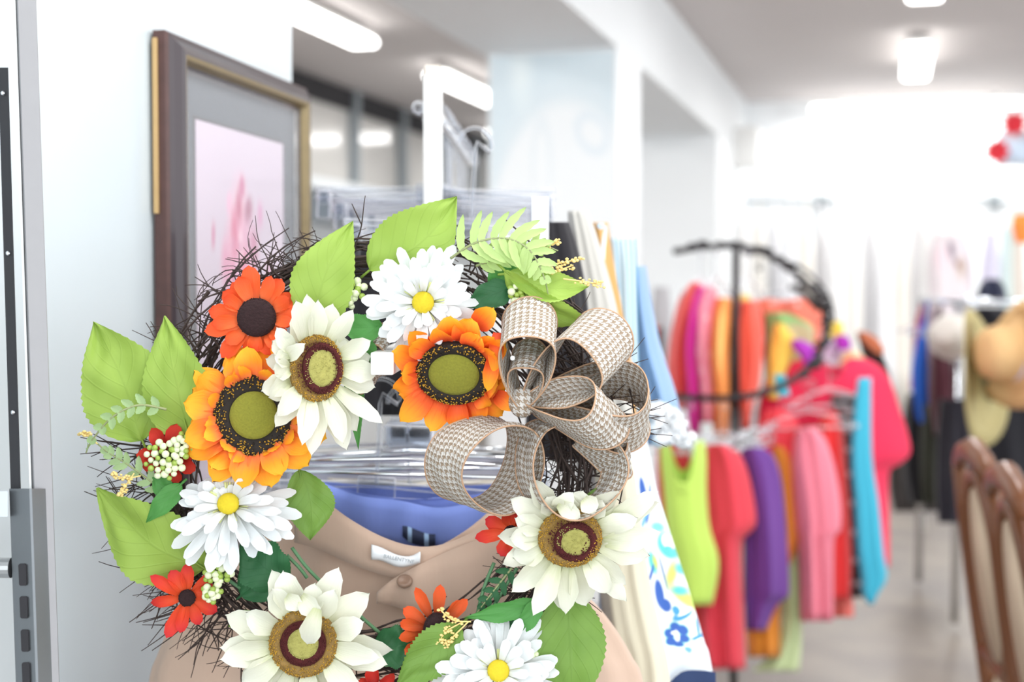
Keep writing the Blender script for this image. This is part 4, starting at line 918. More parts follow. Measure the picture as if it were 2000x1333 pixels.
# berries
M_berry = plain('cream_berry', rgb(226, 234, 196), .3, var=.03); M_berryg = plain('lime_berry', rgb(160, 186, 82), .35, var=.1)
def berries(c, r, n, z, seed, names='berry_cluster'):
    rnd = random.Random(seed); bm = bmesh.new(); O = L(c[0], c[1], z-.018); bl_ = bmesh.new()
    for k in range(n):
        rr = r*math.sqrt((k+.5)/n); a = k*2.4; p = L(c[0]+rr*math.cos(a)+rnd.gauss(0, 2), c[1]+rr*math.sin(a)*.95, z+.006*(1-(rr/r)**2)+rnd.uniform(-.002, .002))
        g = rnd.random() < .35
        ball(bl_, p, rnd.uniform(.0029, .0040)*(.85 if g else 1), 2, mi=1 if g else 0); tube(bm, [O.lerp(p, .1), p], .0006, 4)
    o = link(names, bm, plain('berry_stem', rgb(120, 150, 80), .6), wr)
    for v in bl_.verts: v.co -= o.location
    link('berries', bl_, [M_berry, M_berryg], o)
berries((322, 898), 40, 34, .046, 1); berries((358, 872), 26, 16, .048, 8); berries((690, 565), 24, 18, .030, 2); berries((680, 592), 12, 6, .028, 3); berries((425, 1118), 28, 24, .042, 4); berries((412, 1160), 20, 14, .042, 5)
berries((1030, 1274), 18, 13, .036, 6); berries((1014, 572), 22, 16, .040, 7)
# flower stems in the gap of the lower right
M_stem = plain('green_wire_stem', rgb(84, 128, 88), .6)
for p in ([(965, 1100), (945, 1150), (930, 1210)], [(990, 1120), (965, 1160), (935, 1190)], [(1010, 1110), (985, 1150), (940, 1225)], [(570, 1070), (600, 1110), (640, 1150)], [(560, 1085), (585, 1110), (600, 1130)], [(470, 1150), (440, 1130), (420, 1120)], [(1040, 1110), (1050, 1150), (1045, 1190)], [(690, 1175), (700, 1200), (745, 1240)]):
    bm = bmesh.new(); tube(bm, [L(x, y, .018) for x, y in cr(p, 10)], .0018, 6); link('flower_stem', bm, M_stem, wr)

# twig base: a dense ring of bent twigs and stray ends; countless, one part
M_twig = plain('dark_brown_twig', rgb(72, 58, 54), .85, var=.25, scale=120, bstr=.5)
def twigs():
    bm = bmesh.new(); rnd = random.Random(77); R0 = 388*PXM
    for k in range(380):
        a = rnd.uniform(0, 2*math.pi); sp = rnd.uniform(.25, .9)*rnd.choice([-1, 1]); r0 = R0+rnd.gauss(0, .017); r1 = r0+rnd.gauss(.004, .016); z0 = rnd.uniform(-.028, .014); n = 9; ph = rnd.uniform(0, 6); pts = []
        for i in range(n):
            t = i/(n-1); aa = a+sp*t; rr = r0+(r1-r0)*t+.004*math.sin(t*5+ph); pts.append((rr*math.cos(aa), rr*math.sin(aa), z0+.008*math.sin(t*4+ph*2)))
        tube(bm, pts, [rnd.uniform(.0009, .0021)*(1-.6*i/(n-1)) for i in range(n)], 4, cap=False)
    def stray(a, out, ln, curly, zz=0, th=.0008):
        r = R0+rnd.uniform(-.004, .016); p = Vector((r*math.cos(a), r*math.sin(a), rnd.uniform(-.02, .012)+zz)); dr = Vector((math.cos(a+out), math.sin(a+out), rnd.uniform(-.15, .15))); pts = [p.copy()]; bend = rnd.gauss(0, curly)
        n = 9
        for i in range(n):
            dr.rotate(Matrix.Rotation(bend+rnd.gauss(0, curly*.6), 3, 'Z')); p = p+dr.normalized()*ln/n; pts.append(p.copy())
        tube(bm, pts, [th*(1-.6*i/n) for i in range(n+1)], 4, cap=False)
        if rnd.random() < .5:
            q = pts[5]; d2 = dr.copy(); d2.rotate(Matrix.Rotation(rnd.choice([-.6, .6]), 3, 'Z')); tube(bm, [q, q+d2.normalized()*ln*.2, q+d2.normalized()*ln*.35], [th*.7, th*.6, th*.4], 4, cap=False)
    # angles measured in the picture: 0 right, 90 up
    for lo, hi, n, o0, o1, l0, l1, cu in ((95, 165, 85, -1.0, 1.0, .035, .085, .22), (165, 215, 42, -.5, .6, .04, .10, .08), (215, 260, 70, -.8, .5, .04, .08, .08), (-60, 20, 60, -.6, .8, .03, .06, .06), (20, 85, 34, -.9, .5, .03, .06, .08), (175, 225, 36, -.2, .4, .06, .10, .05)):
        for k in range(n): stray(math.radians(rnd.uniform(lo, hi)), rnd.uniform(o0, o1), rnd.uniform(l0, l1), cu, th=rnd.uniform(.0006, .0011))
    for k in range(110):   # ends pointing into the opening on the lower right, behind the bow
        stray(math.radians(rnd.uniform(-45, 15)), math.pi+rnd.uniform(-1.0, 1.0), rnd.uniform(.03, .06), .08, -.005)
    for k in range(26): stray(math.radians(rnd.uniform(22, 50)), rnd.uniform(-.9, -.1), rnd.uniform(.03, .06), .07, .01, .0007)
    for k in range(12): stray(math.radians(rnd.uniform(8, 20)), rnd.uniform(-.4, .1), rnd.uniform(.07, .10), .05, 0, .0008)
    for k in range(60): stray(math.radians(rnd.uniform(215, 300)), math.pi+rnd.uniform(-1.2, 1.2), rnd.uniform(.01, .03), .1, -.005)
    o = link('twig_ring', bm, M_twig, wr, origin=(0, 0, 0)); o['kind'] = 'stuff'
twigs()

# bow of wired houndstooth ribbon
M_hound = houndstooth('houndstooth_burlap', 0.0008, rgb(218, 215, 210), rgb(158, 140, 120))
M_wire = plain('copper_wired_edge', rgb(186, 150, 120), .6, var=.1)
bow = bpy.data.objects.new('bow', None); C.objects.link(bow); bow.parent = wr; bow.location = L(1022, 786, .05); BO = bow.location.copy()
def loop(K, T, fat, axis, wd=104, pinch=.45, skew=0.0, nt=56, nw=8, rnd_=.35):
    Kp = L(*K); Tp = L(*T); a = Vector(axis).normalized(); d_ = Tp-Kp; Ln = d_.length; dn = d_.normalized(); e = a.cross(dn).normalized(); fat *= PXM; wd *= PXM
    bm = bmesh.new(); uvl = bm.loops.layers.uv.verify(); grid = []; acc = 0; last = None
    for i in range(nt+1):
        th = 2*math.pi*i/nt; al = (1-math.cos(th))/2; c = Kp + dn*(Ln*al**.85) + e*(fat*math.sin(th)*(1-rnd_+rnd_*-math.cos(th))*1.15) + e*skew*PXM*al
        if last is not None: acc += (c-last).length
        last = c; wv = wd*(pinch+(1-pinch)*min(1, al*2.4)**.8); row = []
        for j in range(nw+1):
            s = [-1, -.955, -.6, -.3, 0, .3, .6, .955, 1][j]
            row.append((bm.verts.new(c + a*(s*wv/2) + dn*(.0016*math.sin(s*5+th*3))), (acc, s*wd/2)))
        grid.append(row)
    for i in range(nt):
        for j in range(nw):
            vs = (grid[i][j], grid[i][j+1], grid[i+1][j+1], grid[i+1][j]); f = bm.faces.new([v[0] for v in vs])
            for l, v in zip(f.loops, vs): l[uvl].uv = v[1]
    bmesh.ops.translate(bm, vec=-BO, verts=bm.verts)
    o = link('ribbon_loop', bm, M_hound, bow); o.modifiers.new('ribbon_thickness', 'SOLIDIFY').thickness = .0005
    for jj in (0, nw):
        bm = bmesh.new(); tube(bm, [g[jj][1] for g in []] or [o.location + Vector(v) for v in [o.data.vertices[i*(nw+1)+jj].co for i in range(nt+1)]], .0009, 5)
        bmesh.ops.translate(bm, vec=-o.location, verts=bm.verts); link('wired_edge', bm, M_wire, o)
    return o
KN = (1022, 788, .055)
loop(KN, (1036, 618, .078), 62, (.05, .58, -.80), wd=118)
loop((1022, 792, .05), (1034, 690, .066), 40, (.10, .50, -.85), wd=96)
loop((1035, 775, .05), (1190, 662, .062), 74, (.50, .45, -.74), wd=132)
loop((1040, 785, .030), (1268, 800, .034), 78, (.05, -.62, -.78), wd=124)
loop((1030, 795, .055), (1196, 812, .078), 56, (.55, -.52, -.65), wd=112)
loop((1012, 832, .05), (892, 975, .062), 82, (-.62, .12, -.78), wd=122, rnd_=.06, pinch=.85)
loop((1048, 836, .050), (1166, 982, .056), 84, (-.42, .06, -.9), wd=92, rnd_=.06, pinch=.85)
loop((1120, 860, .03), (1230, 900, .03), 30, (.1, -.7, -.7), wd=80)
bm = bmesh.new(); uvl = bm.loops.layers.uv.verify()
ball(bm, L(1020, 786, .062)-BO, .013, 3, sc=(1, 1.15, .8))
for f in bm.faces:
    for l in f.loops: l[uvl].uv = (l.vert.co.x, l.vert.co.y)
link('knot', bm, M_hound, bow)
bw2 = bpy.data.objects.new('bow_tail', None); C.objects.link(bw2); bw2.parent = wr; bw2.location = L(715, 700, .02); BO = bw2.location.copy(); bow = bw2
loop((690, 690, .01), (735, 745, .02), 26, (.5, .5, -.7), wd=70)
loop((700, 680, .01), (760, 660, .02), 20, (.3, .7, -.6), wd=60)
# clear drops on the bow
bm = bmesh.new(); bevbox(bm, L(1001, 700, .115), (.004, .004, .028), .0015); link('tag_barb', bm, plain('milky_plastic', rgb(240, 244, 246), .3), wr)

# ================================================================ spiral rack in the mid distance
D = 4.6
sp = thing('spiral_clothes_rack', 'black iron spiral clothes rack carrying bright tops', 'clothes rack', cam(1437, 560, D).xy.to_3d())
SPO = sp.location.copy()
def sp_part(name, fn):
    bm = bmesh.new(); fn(bm); bmesh.ops.translate(bm, vec=-SPO, verts=bm.verts); return link(name, bm, M_black, sp)
sp_part('pole', lambda b: tube(b, [Vector((SPO.x, SPO.y, 0.02)), Vector((SPO.x, SPO.y, cam(1434, 484, D).z))], 0.0125, 12))
rail = [(1318, 492, D+.20), (1370, 484, D+.27), (1440, 482, D+.30), (1500, 498, D+.27), (1560, 540, D+.20), (1602, 590, D+.08), (1614, 640, D-.02), (1602, 690, D-.12), (1562, 733, D-.22), (1505, 763, D-.28), (1435, 777, D-.30), (1360, 778, D-.26), (1290, 772, D-.16)]
RP = [cam(*p) for p in cr(rail, 90)]
sp_part('spiral_rail', lambda b: tube(b, RP, 0.0105, 8))
RP2 = [cam(x, y, d) for x, y, d in cr([(1500, 505, D+.30), (1560, 520, D+.26), (1612, 570, D+.14), (1628, 625, D+.02), (1600, 600, D+.06)], 30)]
def leaves_(b):
    rnd = random.Random(3)
    for i in range(2, 60, 2):
        p = RP[i]; ball(b, p+Vector((rnd.uniform(-.01, .01), 0, rnd.uniform(-.012, .014))), rnd.uniform(.012, .019), 1, sc=(1.6, 1, .8))
    tube(b, RP2, .006, 6); tube(b, [cam(1545, 560, D+.2), cam(1570, 572, D+.15), cam(1600, 605, D+.1)], .011, 6); ball(b, cam(1614, 600, D), .022, 2, sc=(.8, .8, 1.2)); ball(b, cam(1484, 525, D+.25), .009, 2); tube(b, [cam(1484, 500, D+.26), cam(1484, 525, D+.25)], .003, 5)
sp_part('iron_vine', leaves_)
for s in ((.3, 0), (-.3, 0), (0, .3), (0, -.3)): sp_part('foot', lambda b, s=s: tube(b, [SPO+Vector((0, 0, .06)), SPO+Vector((s[0]*.6, s[1]*.6, .05)), SPO+Vector((s[0], s[1], .012))], .012, 8))
sp_part('spoke', lambda b: tube(b, [cam(1434, 486, D), cam(1440, 482, D+.30)], .006, 6)); sp_part('spoke', lambda b: tube(b, [cam(1437, 778, D), cam(1435, 777, D-.30)], .006, 6))
def G(label, cat, rows, d, thick, col, name=None, **kw):
    m = col if not isinstance(col, tuple) else fabric(label.split(' hanging')[0].replace(' ', '_')[:40], rgb(*col), scale=5)
    return garment(name or cat, label, cat, rows, d, thick, m, nr=kw.pop('nr', 20), nc=kw.pop('nc', 36), **kw)
# back arc, seen nearly edge on
G('coral red top, leftmost on the back of the spiral rack', 'top', [(552, 1350, 1368), (580, 1328, 1372), (640, 1312, 1350), (720, 1303, 1345), (800, 1314, 1346)], D+.22, .16, (238, 92, 88), seed=1)
G('magenta pink top second from left on the back of the spiral rack', 'top', [(560, 1362, 1380), (600, 1345, 1378), (680, 1334, 1368), (760, 1336, 1372), (852, 1348, 1368)], D+.16, .16, (236, 52, 172), seed=2)
G('pale pink lace top beside the magenta one', 'top', [(560, 1374, 1398), (600, 1356, 1400), (680, 1352, 1392), (760, 1364, 1398), (826, 1368, 1394)], D+.12, .15, painted('pink_lace', rgb(244, 150, 170), [(random.Random(i).random(), random.Random(i+9).random(), .09, .03, 0, rgb(250, 205, 214), .6) for i in range(16)]), seed=3)
G('orange and yellow top left of the black pole', 'top', [(582, 1402, 1428), (620, 1388, 1430), (700, 1384, 1428), (780, 1390, 1428), (856, 1394, 1424)], D+.10, .15, painted('orange_yellow_wash', rgb(246, 158, 84), [(.5, .62, .22, .26, 0, rgb(248, 204, 120), .6)]), seed=4)
G('coral orange sleeveless top right of the black pole', 'top', [(588, 1446, 1480), (640, 1436, 1492), (700, 1438, 1490), (760, 1440, 1482), (800, 1444, 1470), (840, 1446, 1466)], D+.12, .15, (246, 96, 78), seed=5)
G('small yellow top peeking above the coral one', 'top', [(575, 1440, 1462), (600, 1438, 1470), (640, 1440, 1470)], D+.24, .10, (246, 220, 130), seed=51)
G('coral lace blouse spread across the upper back of the spiral rack', 'blouse', [(584, 1480, 1588), (610, 1470, 1604), (640, 1478, 1606), (690, 1490, 1600), (760, 1495, 1590)], D+.34, .06, painted('coral_lace', rgb(244, 128, 108), [(random.Random(i+30).random(), random.Random(i+39).random(), .06, .05, 0, rgb(250, 196, 190), .6) for i in range(20)]), drop=scoop(10, .4), seed=6)
G('green and tan blouse below the coral lace one', 'blouse', [(612, 1494, 1540), (635, 1496, 1585), (660, 1496, 1590), (720, 1496, 1580), (790, 1490, 1560)], D+.26, .05, painted('green_tan', rgb(150, 196, 126), [(.7, .55, .5, .3, 0, rgb(206, 190, 150), .5)]), seed=7)
G('yellow camisole hanging in front of the green blouse', 'camisole', [(632, 1512, 1530), (660, 1506, 1552), (690, 1502, 1552), (740, 1500, 1530), (780, 1500, 1520)], D+.16, .04, (246, 210, 92), seed=8)
G('violet scarf knotted near the right of the spiral ring', 'scarf', [(664, 1546, 1566), (680, 1548, 1592), (700, 1566, 1594), (716, 1570, 1588)], D+.10, .02, (180, 60, 196), seed=9)
G('lilac top far behind the hot pink tee', 'top', [(668, 1590, 1640), (690, 1580, 1650), (740, 1560, 1655), (800, 1560, 1650)], D+.5, .05, (214, 196, 228), seed=10)
G('violet collar piece behind the lilac top', 'scarf', [(655, 1632, 1652), (668, 1630, 1662), (684, 1638, 1660)], D+.42, .02, (178, 50, 190), seed=101)
G('small yellow garment at the upper right behind the ring', 'top', [(628, 1622, 1646), (650, 1620, 1648), (664, 1624, 1646)], D+.55, .02, (248, 220, 90), seed=102)
G('peach garment shoulder right of the lilac top', 'top', [(686, 1650, 1670), (700, 1642, 1690), (730, 1630, 1700), (780, 1630, 1700)], D+.36, .04, (250, 214, 166), seed=11)
G('peach garment shoulder left of the lilac top', 'top', [(686, 1530, 1552), (705, 1520, 1570), (740, 1510, 1580)], D+.30, .04, (250, 206, 150), seed=111)
G('black jacket edge far right on the spiral rack', 'jacket', [(652, 1672, 1690), (680, 1680, 1716), (720, 1690, 1736), (780, 1700, 1746), (850, 1706, 1750)], D+.7, .04, (36, 30, 32), seed=12)
G('rust orange jacket collar above the black jacket', 'jacket', [(648, 1674, 1690), (662, 1680, 1714), (684, 1700, 1728), (692, 1712, 1726)], D+.62, .02, (206, 120, 84), seed=121)
# front tees
G('hot pink short-sleeved tee, largest on the right of the spiral rack', 't-shirt', [(700, 1570, 1690), (716, 1520, 1718), (745, 1494, 1740), (800, 1482, 1758), (860, 1478, 1776), (890, 1480, 1776), (908, 1488, 1756), (925, 1500, 1736), (1000, 1560, 1736), (1108, 1650, 1738)], D+.22, .07, (238, 48, 88), name='t_shirt', drop=scoop(44, .42), nr=34, amp=.05, folds=6, seed=13)
G('coral red vest hanging under the hot pink tee', 'top', [(800, 1500, 1530), (830, 1485, 1560), (870, 1480, 1568), (905, 1500, 1560)], D-.02, .04, (240, 66, 78), seed=131)
G('bright red dress between the pink blouse and the turquoise scarf', 'dress', [(805, 1608, 1636), (840, 1596, 1646), (900, 1590, 1652), (1000, 1600, 1660), (1100, 1605, 1664), (1172, 1610, 1660)], D+.10, .08, (232, 48, 50), seed=14)
G('coral dress hem below the bright red dress', 'dress', [(960, 1600, 1650), (1100, 1610, 1664), (1206, 1616, 1668)], D+.16, .08, (238, 118, 108), seed=141)
G('black lace ruffled top right of the red dress', 'top', [(770, 1622, 1690), (830, 1636, 1694), (900, 1644, 1694), (1000, 1650, 1690), (1100, 1656, 1688), (1168, 1660, 1686)], D+.14, .05, striped('black_lace_rows', rgb(74, 64, 66), rgb(176, 168, 172), 9, 1, width=.78), seed=15)
G('turquoise scarf hanging long in front of the hot pink tee', 'scarf', [(738, 1676, 1702), (800, 1668, 1702), (900, 1662, 1704), (980, 1668, 1716), (1080, 1674, 1726), (1130, 1682, 1732), (1160, 1684, 1716), (1182, 1696, 1706)], D+.02, .02, (64, 184, 214), amp=.1, folds=5, seed=16)
G('small turquoise strap piece by the ring', 'scarf', [(732, 1512, 1534), (752, 1514, 1538), (774, 1520, 1544)], D-.14, .012, (64, 184, 208), seed=161)
G('rose pink blouse with long sleeve, centre front of the spiral rack', 'blouse', [(836, 1566, 1584), (842, 1556, 1598), (862, 1550, 1614), (910, 1546, 1630), (980, 1550, 1642), (1036, 1556, 1642), (1052, 1560, 1630), (1120, 1564, 1628), (1214, 1566, 1628)], D-.06, .08, (240, 132, 152), nr=30, amp=.08, folds=5, seed=17)
G('pale green long top behind the purple tee', 'top', [(856, 1514, 1536), (880, 1512, 1548), (1000, 1524, 1558), (1150, 1526, 1564), (1250, 1520, 1566), (1312, 1470, 1560)], D+.04, .08, (208, 224, 170), seed=18)
G('orange long top between purple tee and pale green top', 'top', [(872, 1510, 1530), (900, 1506, 1546), (980, 1508, 1556), (1062, 1510, 1560), (1150, 1460, 1528), (1284, 1460, 1524)], D-.02, .07, (240, 150, 48), seed=19)
G('purple tee third from the left on the front of the spiral rack', 't-shirt', [(874, 1456, 1482), (880, 1448, 1500), (900, 1446, 1516), (950, 1448, 1528), (1040, 1452, 1536), (1150, 1452, 1542), (1170, 1452, 1534), (1186, 1454, 1516), (1232, 1456, 1496)], D-.12, .08, (112, 62, 150), name='t_shirt', nr=30, amp=.08, folds=5, seed=20)
G('red tee with drooping sleeve beside the lime tank top', 't-shirt', [(868, 1388, 1412), (874, 1376, 1430), (892, 1370, 1448), (930, 1368, 1463), (985, 1370, 1474), (1024, 1372, 1477), (1042, 1372, 1464), (1060, 1370, 1450), (1130, 1366, 1450), (1230, 1370, 1454), (1308, 1382, 1456)], D-.20, .09, (226, 62, 78), name='t_shirt', nr=34, amp=.07, folds=5, seed=21)
G('lime green tank top, leftmost on the front of the spiral rack', 'tank top', [(862, 1290, 1376), (900, 1290, 1380), (960, 1296, 1380), (1030, 1302, 1386), (1100, 1314, 1404), (1182, 1330, 1392)], D-.30, .06, (198, 232, 104), name='tank_top', drop=scoop(105, .58), bdrop=.6, amp=.03, folds=4, seed=22)
G('red garment edge behind the lime tank top', 'top', [(850, 1284, 1350), (960, 1284, 1350), (1150, 1310, 1370), (1300, 1350, 1400)], D-.16, .05, (214, 60, 62), seed=23)
G('red garment far left behind the spiral rack', 'top', [(635, 1262, 1284), (700, 1262, 1286), (790, 1266, 1284)], D+1.2, .04, (226, 66, 66), seed=231)
G('black garment beside the far left red one', 'top', [(640, 1282, 1296), (700, 1282, 1298), (860, 1284, 1302)], D+1.25, .03, (50, 46, 52), seed=232)
G('grey garment hanging far behind at the left of the ring', 'top', [(560, 1276, 1308), (640, 1272, 1312), (780, 1276, 1310)], D+1.4, .05, (196, 196, 200), seed=233)
# clear shirt hangers on the spiral rack
sg = None
for i, (x, y, dd, yw) in enumerate([(1340, 782, D-.28, .2), (1410, 782, D-.22, .6), (1472, 776, D-.14, .8), (1524, 762, D-.04, .9), (1580, 742, D-.06, .3), (1620, 700, D+.05, .5), (1606, 650, D+.20, .1), (1368, 486, D+.25, 1.1), (1396, 484, D+.2, 1.1), (1460, 486, D+.2, 1.1), (1530, 516, D+.30, .1)]):
    if sg is None: sg = hanger_proto('shirt_hanger', 'clear plastic shirt hanger on the spiral rack', .36, False, .10, 'clear shirt hangers on the spiral rack'); h = sg
    else: h = copy_tree(sg)
    h.location = cam(x, y, dd); h.rotation_euler = (0, 0, YAW+yw)

# ================================================================ far wall: rods with white garments
for (x0, x1, lab) in ((1612, 1940, 'long pale wall rail behind the glow, carrying white dresses'), (1436, 1602, 'grey wall rail at the far left corner above white dresses'), (1948, 2080, 'grey wall rail at the far right edge')):
    o = thing('wall_rail', lab, 'rail', onY((x0+x1)/2, 393, 11.9))
    P0 = onY(x0, 394, 11.9)-o.location; P1 = onY(x1, 392, 11.9)-o.location
    bm = bmesh.new(); tube(bm, [P0, P1], .022, 12); link('rod', bm, M_grey, o)
    for P in (P0, P1):
        bm = bmesh.new(); bevbox(bm, P+Vector((0, .1, 0)), (.05, .24, .11), .01); link('bracket', bm, M_grey, o)
rnd = random.Random(8); wcols = [(242, 241, 240), (243, 240, 234), (236, 236, 240), (243, 243, 246), (236, 231, 222), (240, 239, 242)]
descs = ['white dress', 'ivory dress', 'pale grey dress', 'bright white gown', 'beige dress', 'soft white gown']
spots = ['in the far left corner', 'next to the far left corner', 'behind the black ring top', 'behind the iron vine', 'just right of the iron vine', 'at the middle of the far wall', 'right of the far wall middle', 'above the rust orange collar', 'above the hot pink tee', 'left of the blue jacket rack', 'beside the blue jacket', 'above the blue jacket', 'above the maroon jacket', 'behind the white hats']
for i in range(14):
    x = 1452+i*31; y0 = rnd.uniform(415, 470); k_ = i % 6; wd = rnd.uniform(11, 14)
    G('%s hanging on the far wall %s' % (descs[k_], spots[i]), 'dress', [(394, x-2, x+2), (y0, x-6, x+6), (y0+30, x-wd, x+wd), (y0+120, x-wd-2, x+wd+2), (800, x-wd-6, x+wd+6)], 11.2+.13*(i % 3), .045, wcols[k_], seed=60+i, nr=12, nc=20, amp=.1, folds=4)
o = thing('projector_bracket', 'small white wall box high in the far left corner', 'box', onY(1457, 290, 11.4))
bm = bmesh.new(); bevbox(bm, (0, 0, 0), (.22, .35, .32), .02); link('body', bm, M_white, o); bm = bmesh.new(); bevbox(bm, (0, .3, .05), (.05, .3, .05), .01); link('mount', bm, M_grey, o)
# sign box with red poinsettias at right
o = thing('flower_box', 'white sign box trimmed with red poinsettias high at the right edge', 'sign', onY(1985, 290, 9.5))
bm = bmesh.new(); bevbox(bm, (0.06, 0, 0), (.34, .06, .22), .01); link('board', bm, plain('pale_grey_board', rgb(206, 212, 222), .5), o)
bm = bmesh.new(); bevbox(bm, (0.06, -.035, -.02), (.26, .01, .12), .003); link('panel', bm, plain('pale_blue_face', rgb(206, 224, 244), .4), o)
for q, (x, z) in enumerate(((-.12, -.02), (-.02, .15), (.14, .13))):
    bm = bmesh.new(); uvl = bm.loops.layers.uv.verify(); rr = random.Random(q)
    for k in range(8):
        a = k*math.pi/4; ax = Vector((math.cos(a), 0, math.sin(a))); petal(bm, uvl, Vector((x, -.05, z)), ax, Vector((0, -1, 0)).cross(ax), Vector((0, -1, 0)), .085, .05, .3, -.2, .1, 'lance', rr, 5, 2)
    link('poinsettia', bm, plain('poinsettia_red_%d' % q, rgb(222, 40, 56), .7), o)
G('orange garment at the right edge above the straw hats', 'top', [(418, 1980, 2015), (440, 1976, 2020), (475, 1984, 2020)], 7.0, .05, (252, 140, 60), seed=90)

# ================================================================ dark rack with hats on the right
DR = 6.2
o = thing('garment_rail', 'chrome garment rail with dark clothes at the right', 'clothes rack', cam(1880, 560, DR).xy.to_3d()); GO = o.location.copy()
def gp(name, fn):
    bm = bmesh.new(); fn(bm); bmesh.ops.translate(bm, vec=-GO, verts=bm.verts); return link(name, bm, M_chrome, o)
zr = cam(1895, 588, DR).z
a_ = cam(1893, 588, DR-.5); b_ = cam(2060, 588, DR-.3); a_.z = b_.z = zr
gp('top_bar', lambda b: tube(b, [a_, b_], .014, 10)); c_ = cam(1800, 580, DR+.6); c_.z = zr; gp('side_bar', lambda b: tube(b, [a_, c_], .014, 10))
gp('leg', lambda b: tube(b, [a_+Vector((-.03, .25, 0)), Vector((a_.x-.03, a_.y+.25, .03))], .016, 10)); gp('leg', lambda b: tube(b, [c_, Vector((c_.x, c_.y, .03))], .016, 10)); gp('end_cap', lambda b: ball(b, a_+Vector((0, -.01, 0)), .028, 2)); gp('end_cap', lambda b: ball(b, a_+Vector((0.0, -.01, -.045)), .022, 2))
G('royal blue jacket on the chrome rail', 'jacket', [(590, 1808, 1814), (614, 1806, 1816), (650, 1794, 1818), (720, 1780, 1816), (790, 1784, 1818), (826, 1792, 1812)], DR+.1, .14, (44, 110, 222), name='jacket', seed=91)
G('raspberry sleeve edge left of the blue jacket', 'jacket', [(594, 1798, 1804), (632, 1788, 1804), (700, 1782, 1800), (760, 1776, 1796)], DR+.25, .12, (206, 50, 90), seed=92)
G('pale mauve top between the blue and maroon jackets', 'top', [(592, 1815, 1822), (618, 1810, 1830), (660, 1812, 1836), (720, 1814, 1832)], DR-.02, .10, (206, 186, 200), seed=93)
G('maroon jacket below the white hat', 'jacket', [(594, 1834, 1840), (660, 1822, 1850), (720, 1814, 1864), (780, 1814, 1866), (850, 1826, 1858)], DR-.15, .14, (84, 36, 48), seed=94)
G('black coat hanging below the blue jacket', 'coat', [(770, 1772, 1806), (820, 1764, 1822), (920, 1762, 1826), (985, 1772, 1820)], DR+.15, .14, (26, 24, 30), seed=95)
G('dark olive coat beside the black coat', 'coat', [(790, 1800, 1836), (860, 1796, 1840), (940, 1796, 1846), (985, 1800, 1850)], DR+.05, .14, (48, 50, 38), seed=96)
G('near black long coat reaching lowest on the rail', 'coat', [(780, 1836, 1894), (860, 1830, 1904), (960, 1828, 1900), (1022, 1832, 1894)], DR-.62, .08, (28, 26, 38), seed=97)
G('red garment strip behind the maroon jacket', 'top', [(760, 1814, 1836), (820, 1818, 1842), (850, 1824, 1838)], DR-.02, .05, (150, 24, 34), seed=98)
G('black coat behind the straw hats at the right edge', 'coat', [(600, 1905, 1960), (660, 1890, 2040), (800, 1880, 2050), (960, 1900, 2050), (1000, 1920, 2050)], DR-.15, .10, (24, 24, 32), seed=99)
G('lavender print top at the right edge beside the straw hat', 'top', [(640, 1978, 2010), (720, 1974, 2020), (790, 1982, 2020)], DR-.42, .06, (170, 174, 214), seed=100)
G('navy garment heaped above the chrome rail', 'top', [(545, 1925, 1950), (560, 1912, 1962), (590, 1906, 1968)], DR+.4, .08, (34, 40, 66), seed=103)
G('pale pink patterned top above the white hats', 'top', [(456, 1830, 1880), (480, 1816, 1892), (520, 1812, 1900), (600, 1814, 1900), (660, 1820, 1895)], DR+2.1, .08, painted('pale_pink_print', rgb(232, 222, 226), [(.55, .7, .14, .2, 10, rgb(150, 134, 150), .7), (.75, .5, .12, .12, 0, rgb(190, 168, 150), .7), (.3, .6, .2, .2, 0, rgb(240, 214, 222), .7), (.66, .52, .05, .05, 0, rgb(130, 50, 60), .6)]), seed=104)
o = thing('wall_rail', 'rail over the pale pink top and mint dress behind the straw hats', 'rail', cam(1900, 455, DR+2.1)); P0 = cam(1808, 458, DR+2.1)-o.location; P1 = cam(2060, 448, DR+2.1)-o.location; P1.z = P0.z
bm = bmesh.new(); tube(bm, [P0, P1], .012, 10); link('rod', bm, M_white, o)
for P in (P0, P1): bm = bmesh.new(); tube(bm, [P, Vector((P.x, P.y, .02-o.location.z))], .014, 10); link('leg', bm, M_white, o)
G('pale lilac cardigan above the navy heap', 'cardigan', [(456, 1926, 1946), (510, 1918, 1952), (555, 1914, 1950)], DR+2.05, .06, (222, 218, 238), seed=105)
for i, (x, c) in enumerate(((1968, (222, 238, 236)), (1990, (236, 226, 216)))): G('long %s garment at the right edge over the rail' % ('mint white' if i == 0 else 'cream'), 'dress', [(440, x-8, x+8), (500, x-14, x+12), (580, x-14, x+14), (700, x-14, x+14)], DR+2.1, .05, c, seed=106+i)
G('dark trousers low behind the coats, centre right', 'trousers', [(900, 1738, 1790), (950, 1736, 1850), (1000, 1745, 1850)], DR+.9, .06, (60, 54, 52), seed=108)
for i, t in enumerate((.12, .35, .55, .78)):
    h = copy_tree(sg); h.location = (a_.lerp(c_, t)) + Vector((0, 0, .012)); h.rotation_euler = (0, 0, YAW+.4); h['label'] = 'clear shirt hanger on the chrome rail side bar'; h['group'] = 'clear shirt hangers on the chrome rail'
